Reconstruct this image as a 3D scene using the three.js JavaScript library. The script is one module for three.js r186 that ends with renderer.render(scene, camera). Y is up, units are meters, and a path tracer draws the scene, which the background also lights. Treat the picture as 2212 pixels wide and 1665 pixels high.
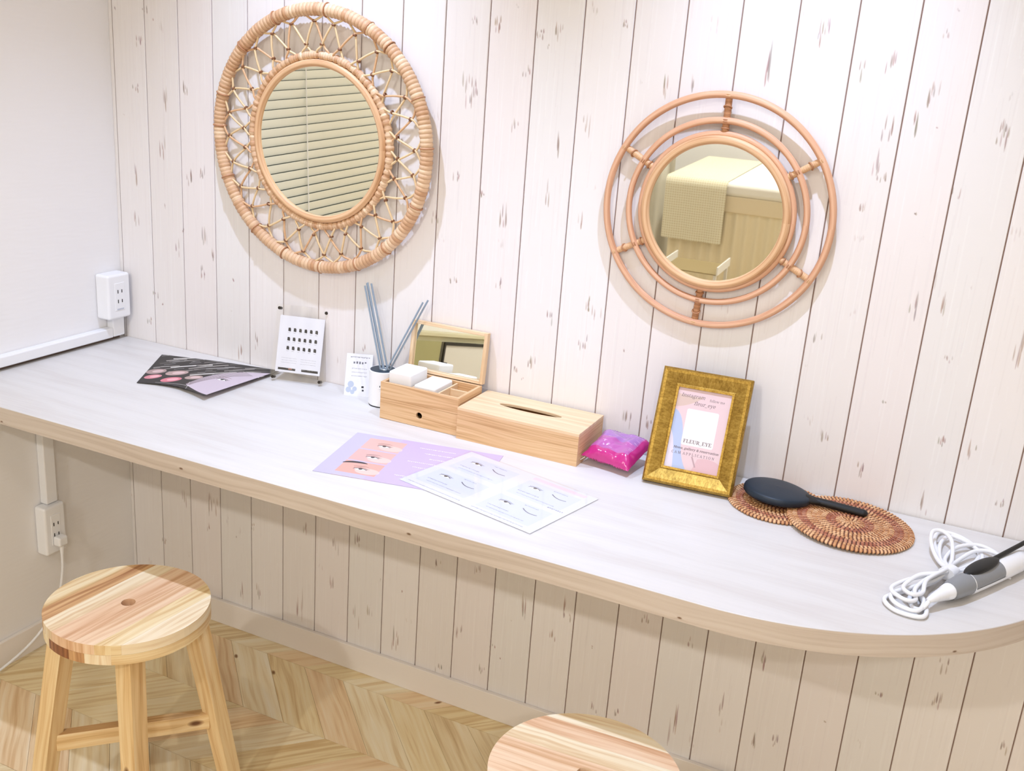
import * as THREE from 'three';
import { RoundedBoxGeometry } from 'three/addons/geometries/RoundedBoxGeometry.js';
import { mergeGeometries } from 'three/addons/utils/BufferGeometryUtils.js';
import { createNoise2D, createNoise3D } from 'simplex-noise';

// ---------------------------------------------------------------- camera, light, exposure
const renderer = new THREE.WebGLRenderer({ antialias: true });
renderer.toneMapping = THREE.LinearToneMapping;
renderer.toneMappingExposure = 0.45;
renderer.shadowMap.enabled = true;
const scene = new THREE.Scene();
scene.background = new THREE.Color(0x000000);
const camera = new THREE.PerspectiveCamera(41.156, 2212 / 1665, 0.05, 30);
camera.position.set(1.8953, 1.4564, 1.8534);
camera.rotation.set(-0.3116, 0.4179, 0.0744, 'YXZ');
scene.add(camera);

const ROOM = { x: 3.0, y: 2.3, z: 3.7 };
// ceiling downlights: [x, z, colour, candela, half angle in degrees, penumbra, size factor, tilt towards the plank wall in degrees]
const LAMPS = [
  [0.64, 0.44, 0xc8dbff, 12.6, 39, 1, 0.7, 8.5],
  [1.58, 0.44, 0xc8dbff, 12, 39, 1, 0.7, 8.5],
  [1.08, 1.74, 0xfff2e2, 3.2, 86, 0.3, 2.0, 0],
  [1.00, 2.85, 0xfffcf5, 12.2, 86, 0.3, 2.0, 0],  // this and the next stand in for a broad ceiling light filling the room
  [2.45, 2.85, 0xfffcf5, 9.6, 86, 0.3, 2.0, 0],
];

// ---------------------------------------------------------------- helpers
let seedState = 20240607;
function rnd() { seedState |= 0; seedState = seedState + 0x6D2B79F5 | 0; let t = Math.imul(seedState ^ seedState >>> 15, 1 | seedState); t = t + Math.imul(t ^ t >>> 7, 61 | t) ^ t; return ((t ^ t >>> 14) >>> 0) / 4294967296; }
const rr = (a, b) => a + (b - a) * rnd();
const noise2 = createNoise2D(rnd), noise3 = createNoise3D(rnd);
const V = (x, y, z) => new THREE.Vector3(x, y, z);
const D2R = Math.PI / 180;
const used = {};
function numbered(name) { const n = used[name] = (used[name] ?? -1) + 1; return n ? `${name}_${String(n).padStart(3, '0')}` : name; }
function shade(o) { o.traverse((m) => { if (m.isMesh) { m.castShadow = true; m.receiveShadow = true; } }); return o; }
function tag(o, label, category, group) { o.userData.label = label; o.userData.category = category; if (group) o.userData.group = group; return o; }
function thing(name, label, category, pos = [0, 0, 0], rotY = 0, group) {
  const g = new THREE.Group(); g.name = numbered(name); g.position.set(...pos); g.rotation.y = rotY;
  scene.add(g); return tag(g, label, category, group);
}
function part(parent, name, geo, mat, label) {
  const m = new THREE.Mesh(geo, mat); m.name = name; parent.add(m); m.castShadow = m.receiveShadow = true;
  if (label) m.userData.label = label; return m;
}
function single(name, geo, mat, label, category, group) {
  const m = new THREE.Mesh(geo, mat); m.name = numbered(name); m.castShadow = m.receiveShadow = true; scene.add(m);
  return tag(m, label, category, group);
}
function structure(name, geo, mat, label) {
  const m = new THREE.Mesh(geo, mat); m.name = name; m.castShadow = m.receiveShadow = true; m.userData.kind = 'structure';
  m.userData.label = label; scene.add(m); return m;
}
const box = (w, h, d, x = 0, y = 0, z = 0) => { const g = new THREE.BoxGeometry(w, h, d); g.translate(x, y, z); return g; };
const rbox = (w, h, d, r, x = 0, y = 0, z = 0, s = 2) => { const g = new RoundedBoxGeometry(w, h, d, s, r); g.translate(x, y, z); return g; };
function merge(list) {
  return mergeGeometries(list.map((g) => { const n = g.index ? g.toNonIndexed() : g; for (const k of Object.keys(n.attributes)) if (!['position', 'normal', 'uv'].includes(k)) n.deleteAttribute(k); return n; }));
}
function setUV(g, fn) { // fn(position, normal) -> [u, v]
  const p = g.attributes.position, n = g.attributes.normal, uv = new Float32Array(p.count * 2), a = V(), b = V();
  for (let i = 0; i < p.count; i++) { a.fromBufferAttribute(p, i); b.fromBufferAttribute(n, i); const [u, v] = fn(a, b); uv[2 * i] = u; uv[2 * i + 1] = v; }
  g.setAttribute('uv', new THREE.BufferAttribute(uv, 2)); return g;
}
// grain along `axis` (0 x, 1 y, 2 z), uv in metres, offset so that pieces differ
function grainUV(g, axis, off = [0, 0]) {
  return setUV(g, (p, n) => {
    const c = [p.x, p.y, p.z], m = [Math.abs(n.x), Math.abs(n.y), Math.abs(n.z)];
    const o = [0, 1, 2].filter((k) => k !== axis);
    const across = m[o[0]] > m[o[1]] ? o[1] : o[0];
    return m[axis] > 0.8 ? [c[o[0]] + off[0], c[o[1]] + off[1]] : [c[axis] + off[0], c[across] + off[1]];
  });
}
function tube(pts, r, seg = 40, rad = 8, closed = false) {
  return new THREE.TubeGeometry(new THREE.CatmullRomCurve3(pts.map((p) => (p.isVector3 ? p : V(...p))), closed, 'catmullrom', 0.5), seg, r, rad, closed);
}
function rod(a, b, r0, r1 = r0, rad = 10) { // straight tapered rod between two points
  const d = V().subVectors(b, a), g = new THREE.CylinderGeometry(r1, r0, d.length(), rad, 1);
  g.applyQuaternion(new THREE.Quaternion().setFromUnitVectors(V(0, 1, 0), d.clone().normalize()));
  g.translate((a.x + b.x) / 2, (a.y + b.y) / 2, (a.z + b.z) / 2); return g;
}
function extrude(shape, depth, bevel = 0, seg = 1, curve = 24) {
  return new THREE.ExtrudeGeometry(shape, { depth: depth - 2 * bevel, bevelEnabled: bevel > 0, bevelThickness: bevel, bevelSize: bevel, bevelOffset: -bevel, bevelSegments: seg, curveSegments: curve });
}
const poly = (pts) => new THREE.Shape(pts.map((p) => new THREE.Vector2(p[0], p[1])));

// ---------------------------------------------------------------- textures
const clamp = (x, a = 0, b = 1) => Math.min(b, Math.max(a, x));
const hex = (h) => [(h >> 16) & 255, (h >> 8) & 255, h & 255];
function dataTex(w, h, fn, srgb = true) {
  const d = new Uint8Array(w * h * 4);
  for (let y = 0; y < h; y++) for (let x = 0; x < w; x++) {
    const c = fn(x / w, y / h), i = 4 * (y * w + x); d[i] = clamp(c[0], 0, 255); d[i + 1] = clamp(c[1], 0, 255); d[i + 2] = clamp(c[2], 0, 255); d[i + 3] = 255;
  }
  const t = new THREE.DataTexture(d, w, h); t.magFilter = THREE.LinearFilter; t.minFilter = THREE.LinearMipmapLinearFilter; t.generateMipmaps = true;
  t.wrapS = t.wrapT = THREE.RepeatWrapping; if (srgb) t.colorSpace = THREE.SRGBColorSpace; t.needsUpdate = true; return t;
}
const mix3 = (a, b, t) => [a[0] + (b[0] - a[0]) * t, a[1] + (b[1] - a[1]) * t, a[2] + (b[2] - a[2]) * t];
// wood: stripes along u; size = metres the texture spans in u and v
function woodTex({ light, mid, dark, size = [0.4, 0.2], lines = 60, streak = 1, contrast = 1, seed = 0, knots = [], res = [512, 256] }) {
  const L = hex(light), M = hex(mid), K = hex(dark);
  const t = dataTex(res[0], res[1], (u, v) => {
    const x = u * size[0], y = v * size[1];
    let warp = 0, kn = 0;
    for (const [kx, ky, kr] of knots) { const dx = (x - kx) / 2.2, dy = y - ky, d = Math.hypot(dx, dy) / kr; warp += Math.sign(dy) * 0.004 * Math.exp(-d * d * 0.25); kn = Math.max(kn, clamp(1.25 - d)); }
    const yy = y + warp + 0.004 * noise2(x * 4 + seed, y * 9 + seed);
    const g1 = noise2(x * 2.2 * streak + seed * 3.1, yy * lines), g2 = noise2(x * 9 + seed, yy * lines * 4.3), g3 = noise2(x * 1.2 + 7 + seed, yy * lines * 0.3);
    const s = 0.5 + contrast * (0.26 * g1 + 0.12 * g2 + 0.22 * g3);
    let c = s > 0.5 ? mix3(M, L, clamp((s - 0.5) * 2)) : mix3(M, K, clamp((0.5 - s) * 2));
    if (kn > 0) c = mix3(c, [K[0] * 0.6, K[1] * 0.5, K[2] * 0.42], clamp(kn * 1.2));
    return c;
  });
  t.wrapS = t.wrapT = THREE.MirroredRepeatWrapping; t.repeat.set(1 / size[0], 1 / size[1]); return t;
}
function canvasTex(w, h, draw, repeat = false) {
  const c = document.createElement('canvas'); c.width = w; c.height = h; const x = c.getContext('2d'); draw(x, w, h);
  const t = new THREE.CanvasTexture(c); t.colorSpace = THREE.SRGBColorSpace; t.magFilter = THREE.LinearFilter; t.anisotropy = 8;
  if (repeat) t.wrapS = t.wrapT = THREE.RepeatWrapping; return t;
}
const std = (o) => new THREE.MeshStandardMaterial(o);
const phys = (o) => new THREE.MeshPhysicalMaterial(o);
const woodMat = (o, rough = 0.55) => std({ map: woodTex(o), roughness: rough });

// wear marks of the plank wall, read off the photograph: [x, y, length] in millimetres on the wall
const MARKS = [[22,1491,10],[110,1493,18],[132,1472,8],[89,1425,24],[72,1324,26],[220,1327,35],[161,1301,61],[148,1192,53],[61,1118,65],[59,1023,56],[225,1136,42],[265,1148,31],[148,1062,13],[265,1003,54],[185,961,67],[285,966,33],[261,923,28],[203,1011,11],[936,1514,21],[989,1507,37],[1075,1496,18],[1095,1476,10],[1113,1504,36],[1053,1428,23],[936,1381,61],[947,1388,39],[1036,1326,30],[1125,1314,68],[1184,1342,46],[1239,1522,16],[1327,1423,55],[1378,1439,47],[1112,1202,62],[1026,1148,55],[1185,1157,35],[1506,1461,75],[1585,1527,43],[1665,1476,43],[1705,1485,36],[1780,1538,21],[1792,1571,7],[1592,1532,43],[1717,1384,44],[1711,1325,45],[1723,1304,19],[1700,1252,31],[1778,1444,43],[1763,1399,44],[1794,1391,7],[1785,1252,9],[1897,1396,56],[1893,1390,42],[1839,1290,22],[1807,1102,55],[1857,1111,47],[1881,1012,20],[1793,918,10],[1984,1059,85],[1662,1012,33],[1704,834,35],[1895,870,25],[1947,863,37],[1776,786,35],[1891,744,43],[2010,781,23],[922,1002,19],[1023,1012,24],[709,816,21],[1072,843,18],[1094,822,8],[1111,857,39],[1144,959,38],[1218,923,38],[1225,1002,37],[1243,982,32],[1304,921,9],[1326,780,48],[1374,790,28],[259,915,33],[111,841,17],[87,772,24],[132,819,9],[347,915,13],[369,758,57],[418,779,50],[925,1395,52],[872,1126,28],[349,1293,40],[915,1215,23],[975,1186,18],[182,315,59],[266,336,64],[284,326,51],[258,257,33],[108,179,27],[347,255,8],[399,300,25],[558,343,37],[645,318,49],[704,347,42],[631,215,50],[542,132,103],[366,109,53],[415,124,46],[707,139,63],[746,166,43],[832,251,12],[818,117,62],[923,347,21],[1022,355,40],[1142,303,67],[1215,258,34],[1071,183,14],[1048,112,24],[985,193,36],[1094,159,7],[938,79,31],[1228,340,55],[1242,314,22],[1515,340,31],[1661,351,40],[1305,258,9],[1327,114,34],[1378,122,28],[1502,136,88],[1594,217,53],[1884,351,17],[1980,445,37],[1983,368,38],[2108,315,37],[1667,159,43],[1707,174,32],[1796,255,8],[1414,363,21]];
const WALL_W = 2.4, WALL_H = 2.3;
const wallTex = canvasTex(2048, 2048, (c, w, h) => {
  c.fillStyle = '#ece7e4'; c.fillRect(0, 0, w, h);
  const sx = w / WALL_W, sy = h / WALL_H;
  for (let i = 0; i < 25; i++) { c.fillStyle = ['rgba(246,243,241,0.3)', 'rgba(234,227,224,0.3)', 'rgba(240,232,231,0.3)', 'rgba(236,234,234,0.3)'][i % 4]; c.fillRect((0.0105 + 0.096 * i) * sx, 0, 0.096 * sx, h); }
  for (let i = 0; i < 5200; i++) { // fine brushed grain
    const x = rr(0, w), y = rr(0, h), l = rr(20, 170); c.strokeStyle = rnd() < 0.5 ? 'rgba(255,255,255,0.16)' : 'rgba(208,196,190,0.10)'; c.lineWidth = rr(0.6, 1.8);
    c.beginPath(); c.moveTo(x, y); c.lineTo(x + rr(-1.5, 1.5), y + l); c.stroke();
  }
  const scratch = (X, Y, len, a) => { // a bunch of thin chips in the paint, with a darker heart
    const n = len < 14 ? 2 : 3 + Math.floor(rnd() * 4), cx = X * sx, cy = h - Y * sy, L = Math.max(len * 0.001 * sy, 5);
    for (let k = 0; k < n; k++) {
      const ox = rr(-1, 1) * (len < 14 ? 2 : 7), oy = rr(-0.3, 0.3) * L, l = L * rr(0.3, k ? 0.7 : 1), wd = rr(0.9, k ? 2.2 : 3.4);
      c.fillStyle = `rgba(${140 + rr(-12, 18) | 0},${114 + rr(-8, 14) | 0},${104 + rr(-8, 14) | 0},${a * rr(0.45, 0.95)})`;
      c.beginPath(); c.moveTo(cx + ox, cy + oy - l / 2);
      c.bezierCurveTo(cx + ox + wd * 0.4, cy + oy - l * 0.1, cx + ox + wd, cy + oy + l * 0.15, cx + ox + wd * 0.4, cy + oy + l / 2);
      c.bezierCurveTo(cx + ox - wd * 0.5, cy + oy + l * 0.3, cx + ox - wd * 0.3, cy + oy, cx + ox, cy + oy - l / 2); c.fill();
    }
  };
  for (const [x, y, l] of MARKS) scratch(x / 1000, y / 1000, l, 0.85);
  for (let i = 0; i < 60; i++) scratch(rr(0, 2.4), rr(1.55, 2.3), rr(8, 60), 0.7);
  for (let i = 0; i < 120; i++) scratch(rr(0, 2.4), rr(0, 2.3), rr(5, 40), 0.22);
}, true);

const M = {};
M.plank = std({ map: wallTex, roughness: 0.62 });
M.groove = std({ color: 0x9a7f72, roughness: 0.9 });
M.paint = std({ color: 0xf4f2f2, roughness: 0.7, bumpMap: dataTex(256, 256, (u, v) => { const n = 128 + 50 * noise2(u * 9, v * 60) + 40 * noise2(u * 3 + 5, v * 24); return [n, n, n]; }, false), bumpScale: 0.0006 });
M.paint.bumpMap.repeat.set(1.6, 1.6);
M.ceiling = std({ color: 0xf2efec, roughness: 0.9 });
M.base = std({ color: 0xf2ebe5, roughness: 0.5 });
M.counter = std({ map: woodTex({ light: 0xe2dedb, mid: 0xdcd8d4, dark: 0xd1cac5, size: [1.6, 0.5], lines: 26, streak: 1.2, contrast: 0.8, seed: 3, knots: [], res: [2048, 640] }), roughness: 0.42 });
M.counterEdge = std({ map: woodTex({ light: 0xd9cfc6, mid: 0xcec1b6, dark: 0xb6a698, size: [0.9, 0.06], lines: 120, streak: 0.6, contrast: 0.8, seed: 13, knots: [[0.2, 0.03, 0.0016], [0.66, 0.02, 0.002]], res: [1024, 64] }), roughness: 0.5 });
M.white = std({ color: 0xf4f4f6, roughness: 0.38 });
M.whiteMatte = std({ color: 0xf3f1ef, roughness: 0.75 });
M.dark = std({ color: 0x1a1613, roughness: 0.6 });
M.mirror = std({ color: new THREE.Color().setRGB(0.96, 0.97, 0.89), metalness: 1, roughness: 0.015 });
M.black = std({ color: 0x07090b, roughness: 0.5 });
M.acrylic = phys({ color: 0xffffff, roughness: 0.03, transmission: 1, thickness: 0, ior: 1.49 });
M.gunmetal = std({ color: 0x3a3531, roughness: 0.35, metalness: 0.8 });

// ================================================================ SETTING
{ // back wall: board backing with planks proud of it
  const w = structure('wall_back', box(ROOM.x + 0.2, ROOM.y + 0.2, 0.1, ROOM.x / 2, ROOM.y / 2, -0.053), M.groove, 'whitewashed vertical plank wall behind the counter');
  const uvw = (g) => setUV(g, (p) => [p.x / WALL_W, p.y / WALL_H]);
  const plank = (x0, x1) => {
    const a = x0 + 0.0011, b = x1 - 0.0011, c = 0.0009;
    const s = poly([[a, 0.003], [b, 0.003], [b, c], [b - c, 0], [a + c, 0], [a, c]].map(([x, d]) => [x, d]));
    const g = new THREE.ExtrudeGeometry(s, { depth: ROOM.y, bevelEnabled: false }); g.rotateX(-Math.PI / 2); g.computeVertexNormals(); return uvw(g);
  };
  part(w, numbered('plank'), plank(-0.001, 0.0105), M.plank);
  for (let k = 0; k < 31; k++) part(w, numbered('plank'), plank(0.0105 + k * 0.096, Math.min(3.0, 0.0105 + (k + 1) * 0.096)), M.plank);
}
structure('wall_left', grainUV(box(0.1, ROOM.y + 0.2, ROOM.z + 0.2, -0.05, ROOM.y / 2, ROOM.z / 2), 2), M.paint, 'white painted side wall with faint brushed texture');
structure('wall_right', grainUV(box(0.1, ROOM.y + 0.2, ROOM.z + 0.2, ROOM.x + 0.05, ROOM.y / 2, ROOM.z / 2), 2), M.paint, 'white painted wall at the far end of the counter');
structure('wall_front', grainUV(box(ROOM.x + 0.2, ROOM.y + 0.2, 0.1, ROOM.x / 2, ROOM.y / 2, ROOM.z + 0.05), 0), M.paint, 'white painted wall opposite the plank wall');
structure('ceiling', box(ROOM.x + 0.2, 0.1, ROOM.z + 0.2, ROOM.x / 2, ROOM.y + 0.05, ROOM.z / 2), M.ceiling, 'plain white ceiling');
{ // chevron floor
  const f = structure('floor', box(ROOM.x + 0.2, 0.08, ROOM.z + 0.2, ROOM.x / 2, -0.048, ROOM.z / 2), std({ color: 0x7a5f3f, roughness: 0.9 }), 'light oak chevron floor');
  const tones = [[0xf9edd0, 0xf1deb2, 0xd6b680], [0xf7e9c9, 0xeed9aa, 0xd0ad78], [0xfaf0d8, 0xf4e4c0, 0xdcc090], [0xf4e6c8, 0xead5aa, 0xcbac7c], [0xf8e6c8, 0xf0d4aa, 0xd4ab7a]];
  const mats = tones.map((t, i) => woodMat({ light: t[0], mid: t[1], dark: t[2], size: [0.6, 0.3], lines: 70, streak: 1.6, contrast: 1.05, seed: 31 + 9 * i, knots: [[0.13 + 0.07 * i, 0.07 + 0.03 * i, 0.004]] }, 0.5));
  const W = 0.112, H = 0.2, Z0 = 0.06;
  const board = (x, z0, z1, s, off) => {
    const e = 0.0004, dx = s * (z1 - z0);
    const sh = poly([[x + e, -z0 - e], [x + W - e, -z0 - e], [x + W + dx - e, -z1 + e], [x + dx + e, -z1 + e]]);
    const g = new THREE.ExtrudeGeometry(sh, { depth: 0.008, bevelEnabled: false }); g.rotateX(-Math.PI / 2); g.translate(0, -0.008, 0);
    return setUV(g, (p) => [(p.z * 1 + s * p.x) * 0.7071 + off[0], (p.x - s * p.z) * 0.7071 + off[1]]);
  };
  const rest = [[], [], [], [], []];
  for (let j = -1; j < 18; j++) {
    const z0 = Math.max(0, Z0 + j * H), z1 = Math.min(ROOM.z, Z0 + (j + 1) * H), s = ((j % 2) + 2) % 2 === 0 ? 1 : -1;
    for (let i = -2; i < 29; i++) {
      const x = 0.602 + (i - 5) * W + (s < 0 ? (z1 - z0) : 0), lo = Math.min(x, x + s * (z1 - z0)), hi = Math.max(x, x + s * (z1 - z0)) + W;
      if (lo < -0.19 || hi > ROOM.x + 0.19) continue;
      const k = Math.floor(rnd() * 5), g = board(x, z0, z1, s, [rr(0, 0.6), rr(0, 0.3)]);
      if (j < 4 && x < 1.7) part(f, numbered('floor_board'), g, mats[k]); else rest[k].push(g);
    }
  }
  rest.forEach((r, k) => { const m = part(f, numbered('distant_boards'), merge(r), mats[k]); m.userData.kind = 'stuff'; });
}
structure('baseboard_back', rbox(ROOM.x - 0.012, 0.066, 0.01, 0.0015, ROOM.x / 2 + 0.006, 0.033, 0.0055), M.base, 'low pale baseboard along the plank wall');
structure('baseboard_left', rbox(0.01, 0.066, ROOM.z - 0.02, 0.0015, 0.0055, 0.033, ROOM.z / 2), M.base, 'low white baseboard along the side wall');

// ceiling downlights; the far pair stands in for a broad ceiling light
for (const [x, z, col, cd, ang, pen, size, tilt] of LAMPS) {
  const cool = z < 1, l = thing('ceiling_downlight', cool ? (x < 1 ? 'round white ceiling downlight above the woven rattan mirror' : 'round white ceiling downlight above the ringed cane mirror') : (z > 2.5 ? (x < 2 ? 'round warm downlight standing in for a broad ceiling light above the bed beside the curtain' : 'round warm downlight standing in for a broad ceiling light above the foot of the bed') : 'round warm ceiling downlight in mid-room'), 'downlight', [x, ROOM.y, z], 0, 'recessed ceiling downlights');
  part(l, 'trim_ring', new THREE.TorusGeometry(0.045, 0.005, 10, 40).rotateX(Math.PI / 2).translate(0, -0.004, 0), M.white);
  part(l, 'glowing_lens', new THREE.CylinderGeometry(0.042, 0.042, 0.003, 32).translate(0, -0.0025, 0), std({ color: 0xffffff, emissive: col, emissiveIntensity: 2 }));
  const s = new THREE.SpotLight(col, cd, 0, ang * D2R, pen, 2); s.position.set(0, -0.02, 0); s.castShadow = true; s.shadow.radius = size; s.shadow.mapSize.set(2048, 2048); s.shadow.bias = -0.0005;
  const tg = new THREE.Object3D(); tg.name = 'aim'; tg.position.set(0, -2 * Math.cos(tilt * D2R), -2 * Math.sin(tilt * D2R)); l.add(tg); s.target = tg; s.name = 'downlight_beam'; l.add(s);
}

// ================================================================ COUNTER
const HC = 0.7197, CT = 0.0372, CD = 0.5243;
{
  const r = 0.52, xc = 1.634, sh = new THREE.Shape();
  sh.moveTo(0.0015, -0.001); sh.lineTo(xc + Math.sqrt(r * r - 0.004 * 0.004), -0.004);
  for (let i = 1; i <= 40; i++) { const a = (i / 40) * Math.PI / 2; sh.lineTo(xc + r * Math.cos(a), -(0.004 + (CD - 0.004) * Math.sin(a))); }
  sh.lineTo(0.0015, -CD); sh.closePath();
  const c = thing('counter', 'long whitewashed wooden counter with a rounded end along the plank wall', 'counter', [0, HC, 0]);
  const g = extrude(sh, CT, 0.0012, 2); g.rotateX(-Math.PI / 2); g.translate(0, -CT + 0.0012, 0);
  const topG = g.toNonIndexed(); topG.clearGroups(); setUV(topG, (p) => [p.x, p.z]);
  part(c, 'worktop', topG, M.counter);
  // edge band of jointed timber, proud of the slab by half a millimetre, cut into lengths
  const pts = [[0.0015, CD]]; for (let x = 0.06; x < xc; x += 0.03) pts.push([x, CD]);
  for (let i = 0; i <= 60; i++) { const a = Math.PI / 2 * (1 - i / 60); pts.push([xc + r * Math.cos(a), 0.004 + (CD - 0.004) * Math.sin(a)]); }
  const pos = [], uv = [], idx = []; let s = 0;
  pts.forEach((p, i) => {
    if (i) s += Math.hypot(p[0] - pts[i - 1][0], p[1] - pts[i - 1][1]);
    const q = pts[Math.max(0, i - 1)], t = pts[Math.min(pts.length - 1, i + 1)], dx = t[0] - q[0], dz = t[1] - q[1], l = Math.hypot(dx, dz), nx = -dz / l, nz = dx / l;
    for (const [o, y] of [[0, -0.0005], [0.0008, -0.001], [0.0008, -CT + 0.001], [0, -CT + 0.0005]]) { pos.push(p[0] + nx * o, y, p[1] + nz * o); uv.push(s, y); }
    if (i) for (let k = 0; k < 3; k++) { const a = (i - 1) * 4 + k, b = i * 4 + k; idx.push(a, a + 1, b, b, a + 1, b + 1); }
  });
  const e = new THREE.BufferGeometry(); e.setAttribute('position', new THREE.Float32BufferAttribute(pos, 3)); e.setAttribute('uv', new THREE.Float32BufferAttribute(uv, 2)); e.setIndex(idx); e.computeVertexNormals();
  part(c, 'edge_band', e, M.counterEdge, 'pale jointed timber edge');
}

// ================================================================ MIRRORS
const caneMat = (l, m, d, seed) => std({ map: woodTex({ light: l, mid: m, dark: d, size: [0.12, 0.06], lines: 90, streak: 2, contrast: 1.1, seed, res: [256, 128] }), roughness: 0.5 });
M.cane = caneMat(0xf0cfa8, 0xdfb489, 0xb98357, 5);
M.caneRed = caneMat(0xecc3a2, 0xd9a582, 0xb27a58, 8);
M.strand = caneMat(0xf6e2bf, 0xe9cb9c, 0xcda372, 6);
M.knot = caneMat(0xa87850, 0x835434, 0x4f2d1b, 15);
M.bind = caneMat(0xd9a77c, 0xb9825a, 0x7d4f33, 12);
M.wrap = std({ roughness: 0.55, map: dataTex(2048, 8, (u) => { // each winding has its own tone
  const k = Math.floor(u * 190), a = noise2(k * 3.7, 1.5), b = noise2(k * 0.22, 9.1), f = Math.abs(((u * 190) % 1) - 0.5) * 2;
  const c = mix3(hex(0xeccdaa), hex(0xc4946c), clamp(0.42 + 0.3 * a + 0.42 * b)); return mix3(c, hex(0x8f5f3c), clamp((f - 0.82) * 3)); }) });
function wrapTorus(R, r, windings, amp, per = 6, rad = 10, jitter = 0, span = 0) {
  const n = windings * per, pos = [], uv = [], idx = [];
  for (let i = 0; i <= n; i++) {
    const th = (i / n) * Math.PI * 2, ph = (i % per) / per, w = Math.floor((i % n) / per);
    const rad0 = r * (1 + amp * (Math.sin(ph * Math.PI) - 0.6) + jitter * noise2(w * 1.7, 3.3));
    for (let j = 0; j <= rad; j++) {
      const a = (j / rad) * Math.PI * 2, q = R + rad0 * Math.cos(a);
      pos.push(q * Math.cos(th), q * Math.sin(th), rad0 * Math.sin(a)); uv.push(span ? i / per / span : i / n, j / rad);
    }
    if (i) for (let j = 0; j < rad; j++) { const a = (i - 1) * (rad + 1) + j, b = i * (rad + 1) + j; idx.push(a, b, a + 1, b, b + 1, a + 1); }
  }
  const g = new THREE.BufferGeometry(); g.setAttribute('position', new THREE.Float32BufferAttribute(pos, 3)); g.setAttribute('uv', new THREE.Float32BufferAttribute(uv, 2)); g.setIndex(idx); g.computeVertexNormals(); return g;
}
const torus = (R, r, seg = 120, rad = 12) => { const g = new THREE.TorusGeometry(R, r, rad, seg); const u = g.attributes.uv; for (let i = 0; i < u.count; i++) u.setXY(i, u.getX(i) * R * 6.283, u.getY(i) * r * 6.283); return g; };
const P2 = (r, a, z) => V(r * Math.cos(a), r * Math.sin(a), z);
{ // woven rattan mirror
  const m = thing('rattan_mirror', 'large round rattan mirror with wide woven lattice frame reflecting a blind', 'mirror', [0.5965, 1.2503, 0.0225]);
  m.rotation.set(1.4 * D2R, -1.0 * D2R, 0);
  part(m, 'mirror_glass', new THREE.CylinderGeometry(0.159, 0.159, 0.003, 96).rotateX(Math.PI / 2).translate(0, 0, -0.002), M.mirror);
  part(m, 'backing_board', new THREE.CylinderGeometry(0.168, 0.168, 0.006, 64).rotateX(Math.PI / 2).translate(0, 0, -0.0085), M.bind);
  part(m, 'bezel_ring', torus(0.1605, 0.0075), M.cane);
  part(m, 'wrapped_inner_ring', wrapTorus(0.1755, 0.0085, 88, 0.22, 6, 8, 0.12).translate(0, 0, -0.004), M.wrap);
  part(m, 'wrapped_outer_rim', wrapTorus(0.2645, 0.0132, 190, 0.1, 6, 10, 0.04), M.wrap);
  const N = 28, st = (Math.PI * 2) / N;
  for (let k = 0; k < N; k++) {
    const th = k * st + 0.05 + rr(-0.02, 0.02), jit = rr(-0.004, 0.004);
    for (const s of [-1, 1]) {
      const z = s * 0.0015, ro = 0.2375 + jit, ri = 0.1975 + rr(-0.003, 0.003), ai = th + s * st * 0.5;
      part(m, 'lattice_strand', tube([P2(0.2585, th - s * st * 0.47, z + 0.001), P2(0.2515, th - s * st * 0.34, z), P2(0.2435, th - s * st * 0.1, z), P2(ro, th + s * 0.006, z), P2((ro + ri) / 2, th + s * st * 0.25, z + 0.001), P2(ri, ai - s * 0.004, z), P2(ri - 0.005, ai + s * st * 0.07, z), P2(0.185, ai + s * st * 0.24, z), P2(0.179, ai + s * st * 0.33, z - 0.002)], 0.0023, 26, 6), (k + s) % 3 ? M.strand : M.cane);
    }
    const knot = (r, a) => { const g = wrapTorus(0.0036, 0.0012, 3, 0.1, 8, 5); g.scale(1, 1, 2); g.rotateY(Math.PI / 2); g.rotateZ(a); const p = P2(r, a, 0); g.translate(p.x, p.y, 0); return g; };
    part(m, 'knot', knot(0.2375 + jit, th), M.knot); part(m, 'knot', knot(0.1975, th + st / 2), M.knot);
  }
  for (let k = 0; k < 16; k++) { // darker bindings round the outer rim
    const a = k * Math.PI / 8 + rr(-0.1, 0.1), g = wrapTorus(0.0142, 0.0016, 1, 0, 24, 5); g.rotateY(Math.PI / 2).rotateX(Math.PI / 2); g.rotateZ(a + Math.PI / 2);
    const h = new THREE.TorusGeometry(0.0138, 0.0016, 6, 20); h.rotateX(Math.PI / 2); h.rotateZ(a); const p = P2(0.2645, a, 0); h.translate(p.x, p.y, 0); part(m, 'rim_binding', h, M.bind);
  }
}
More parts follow.
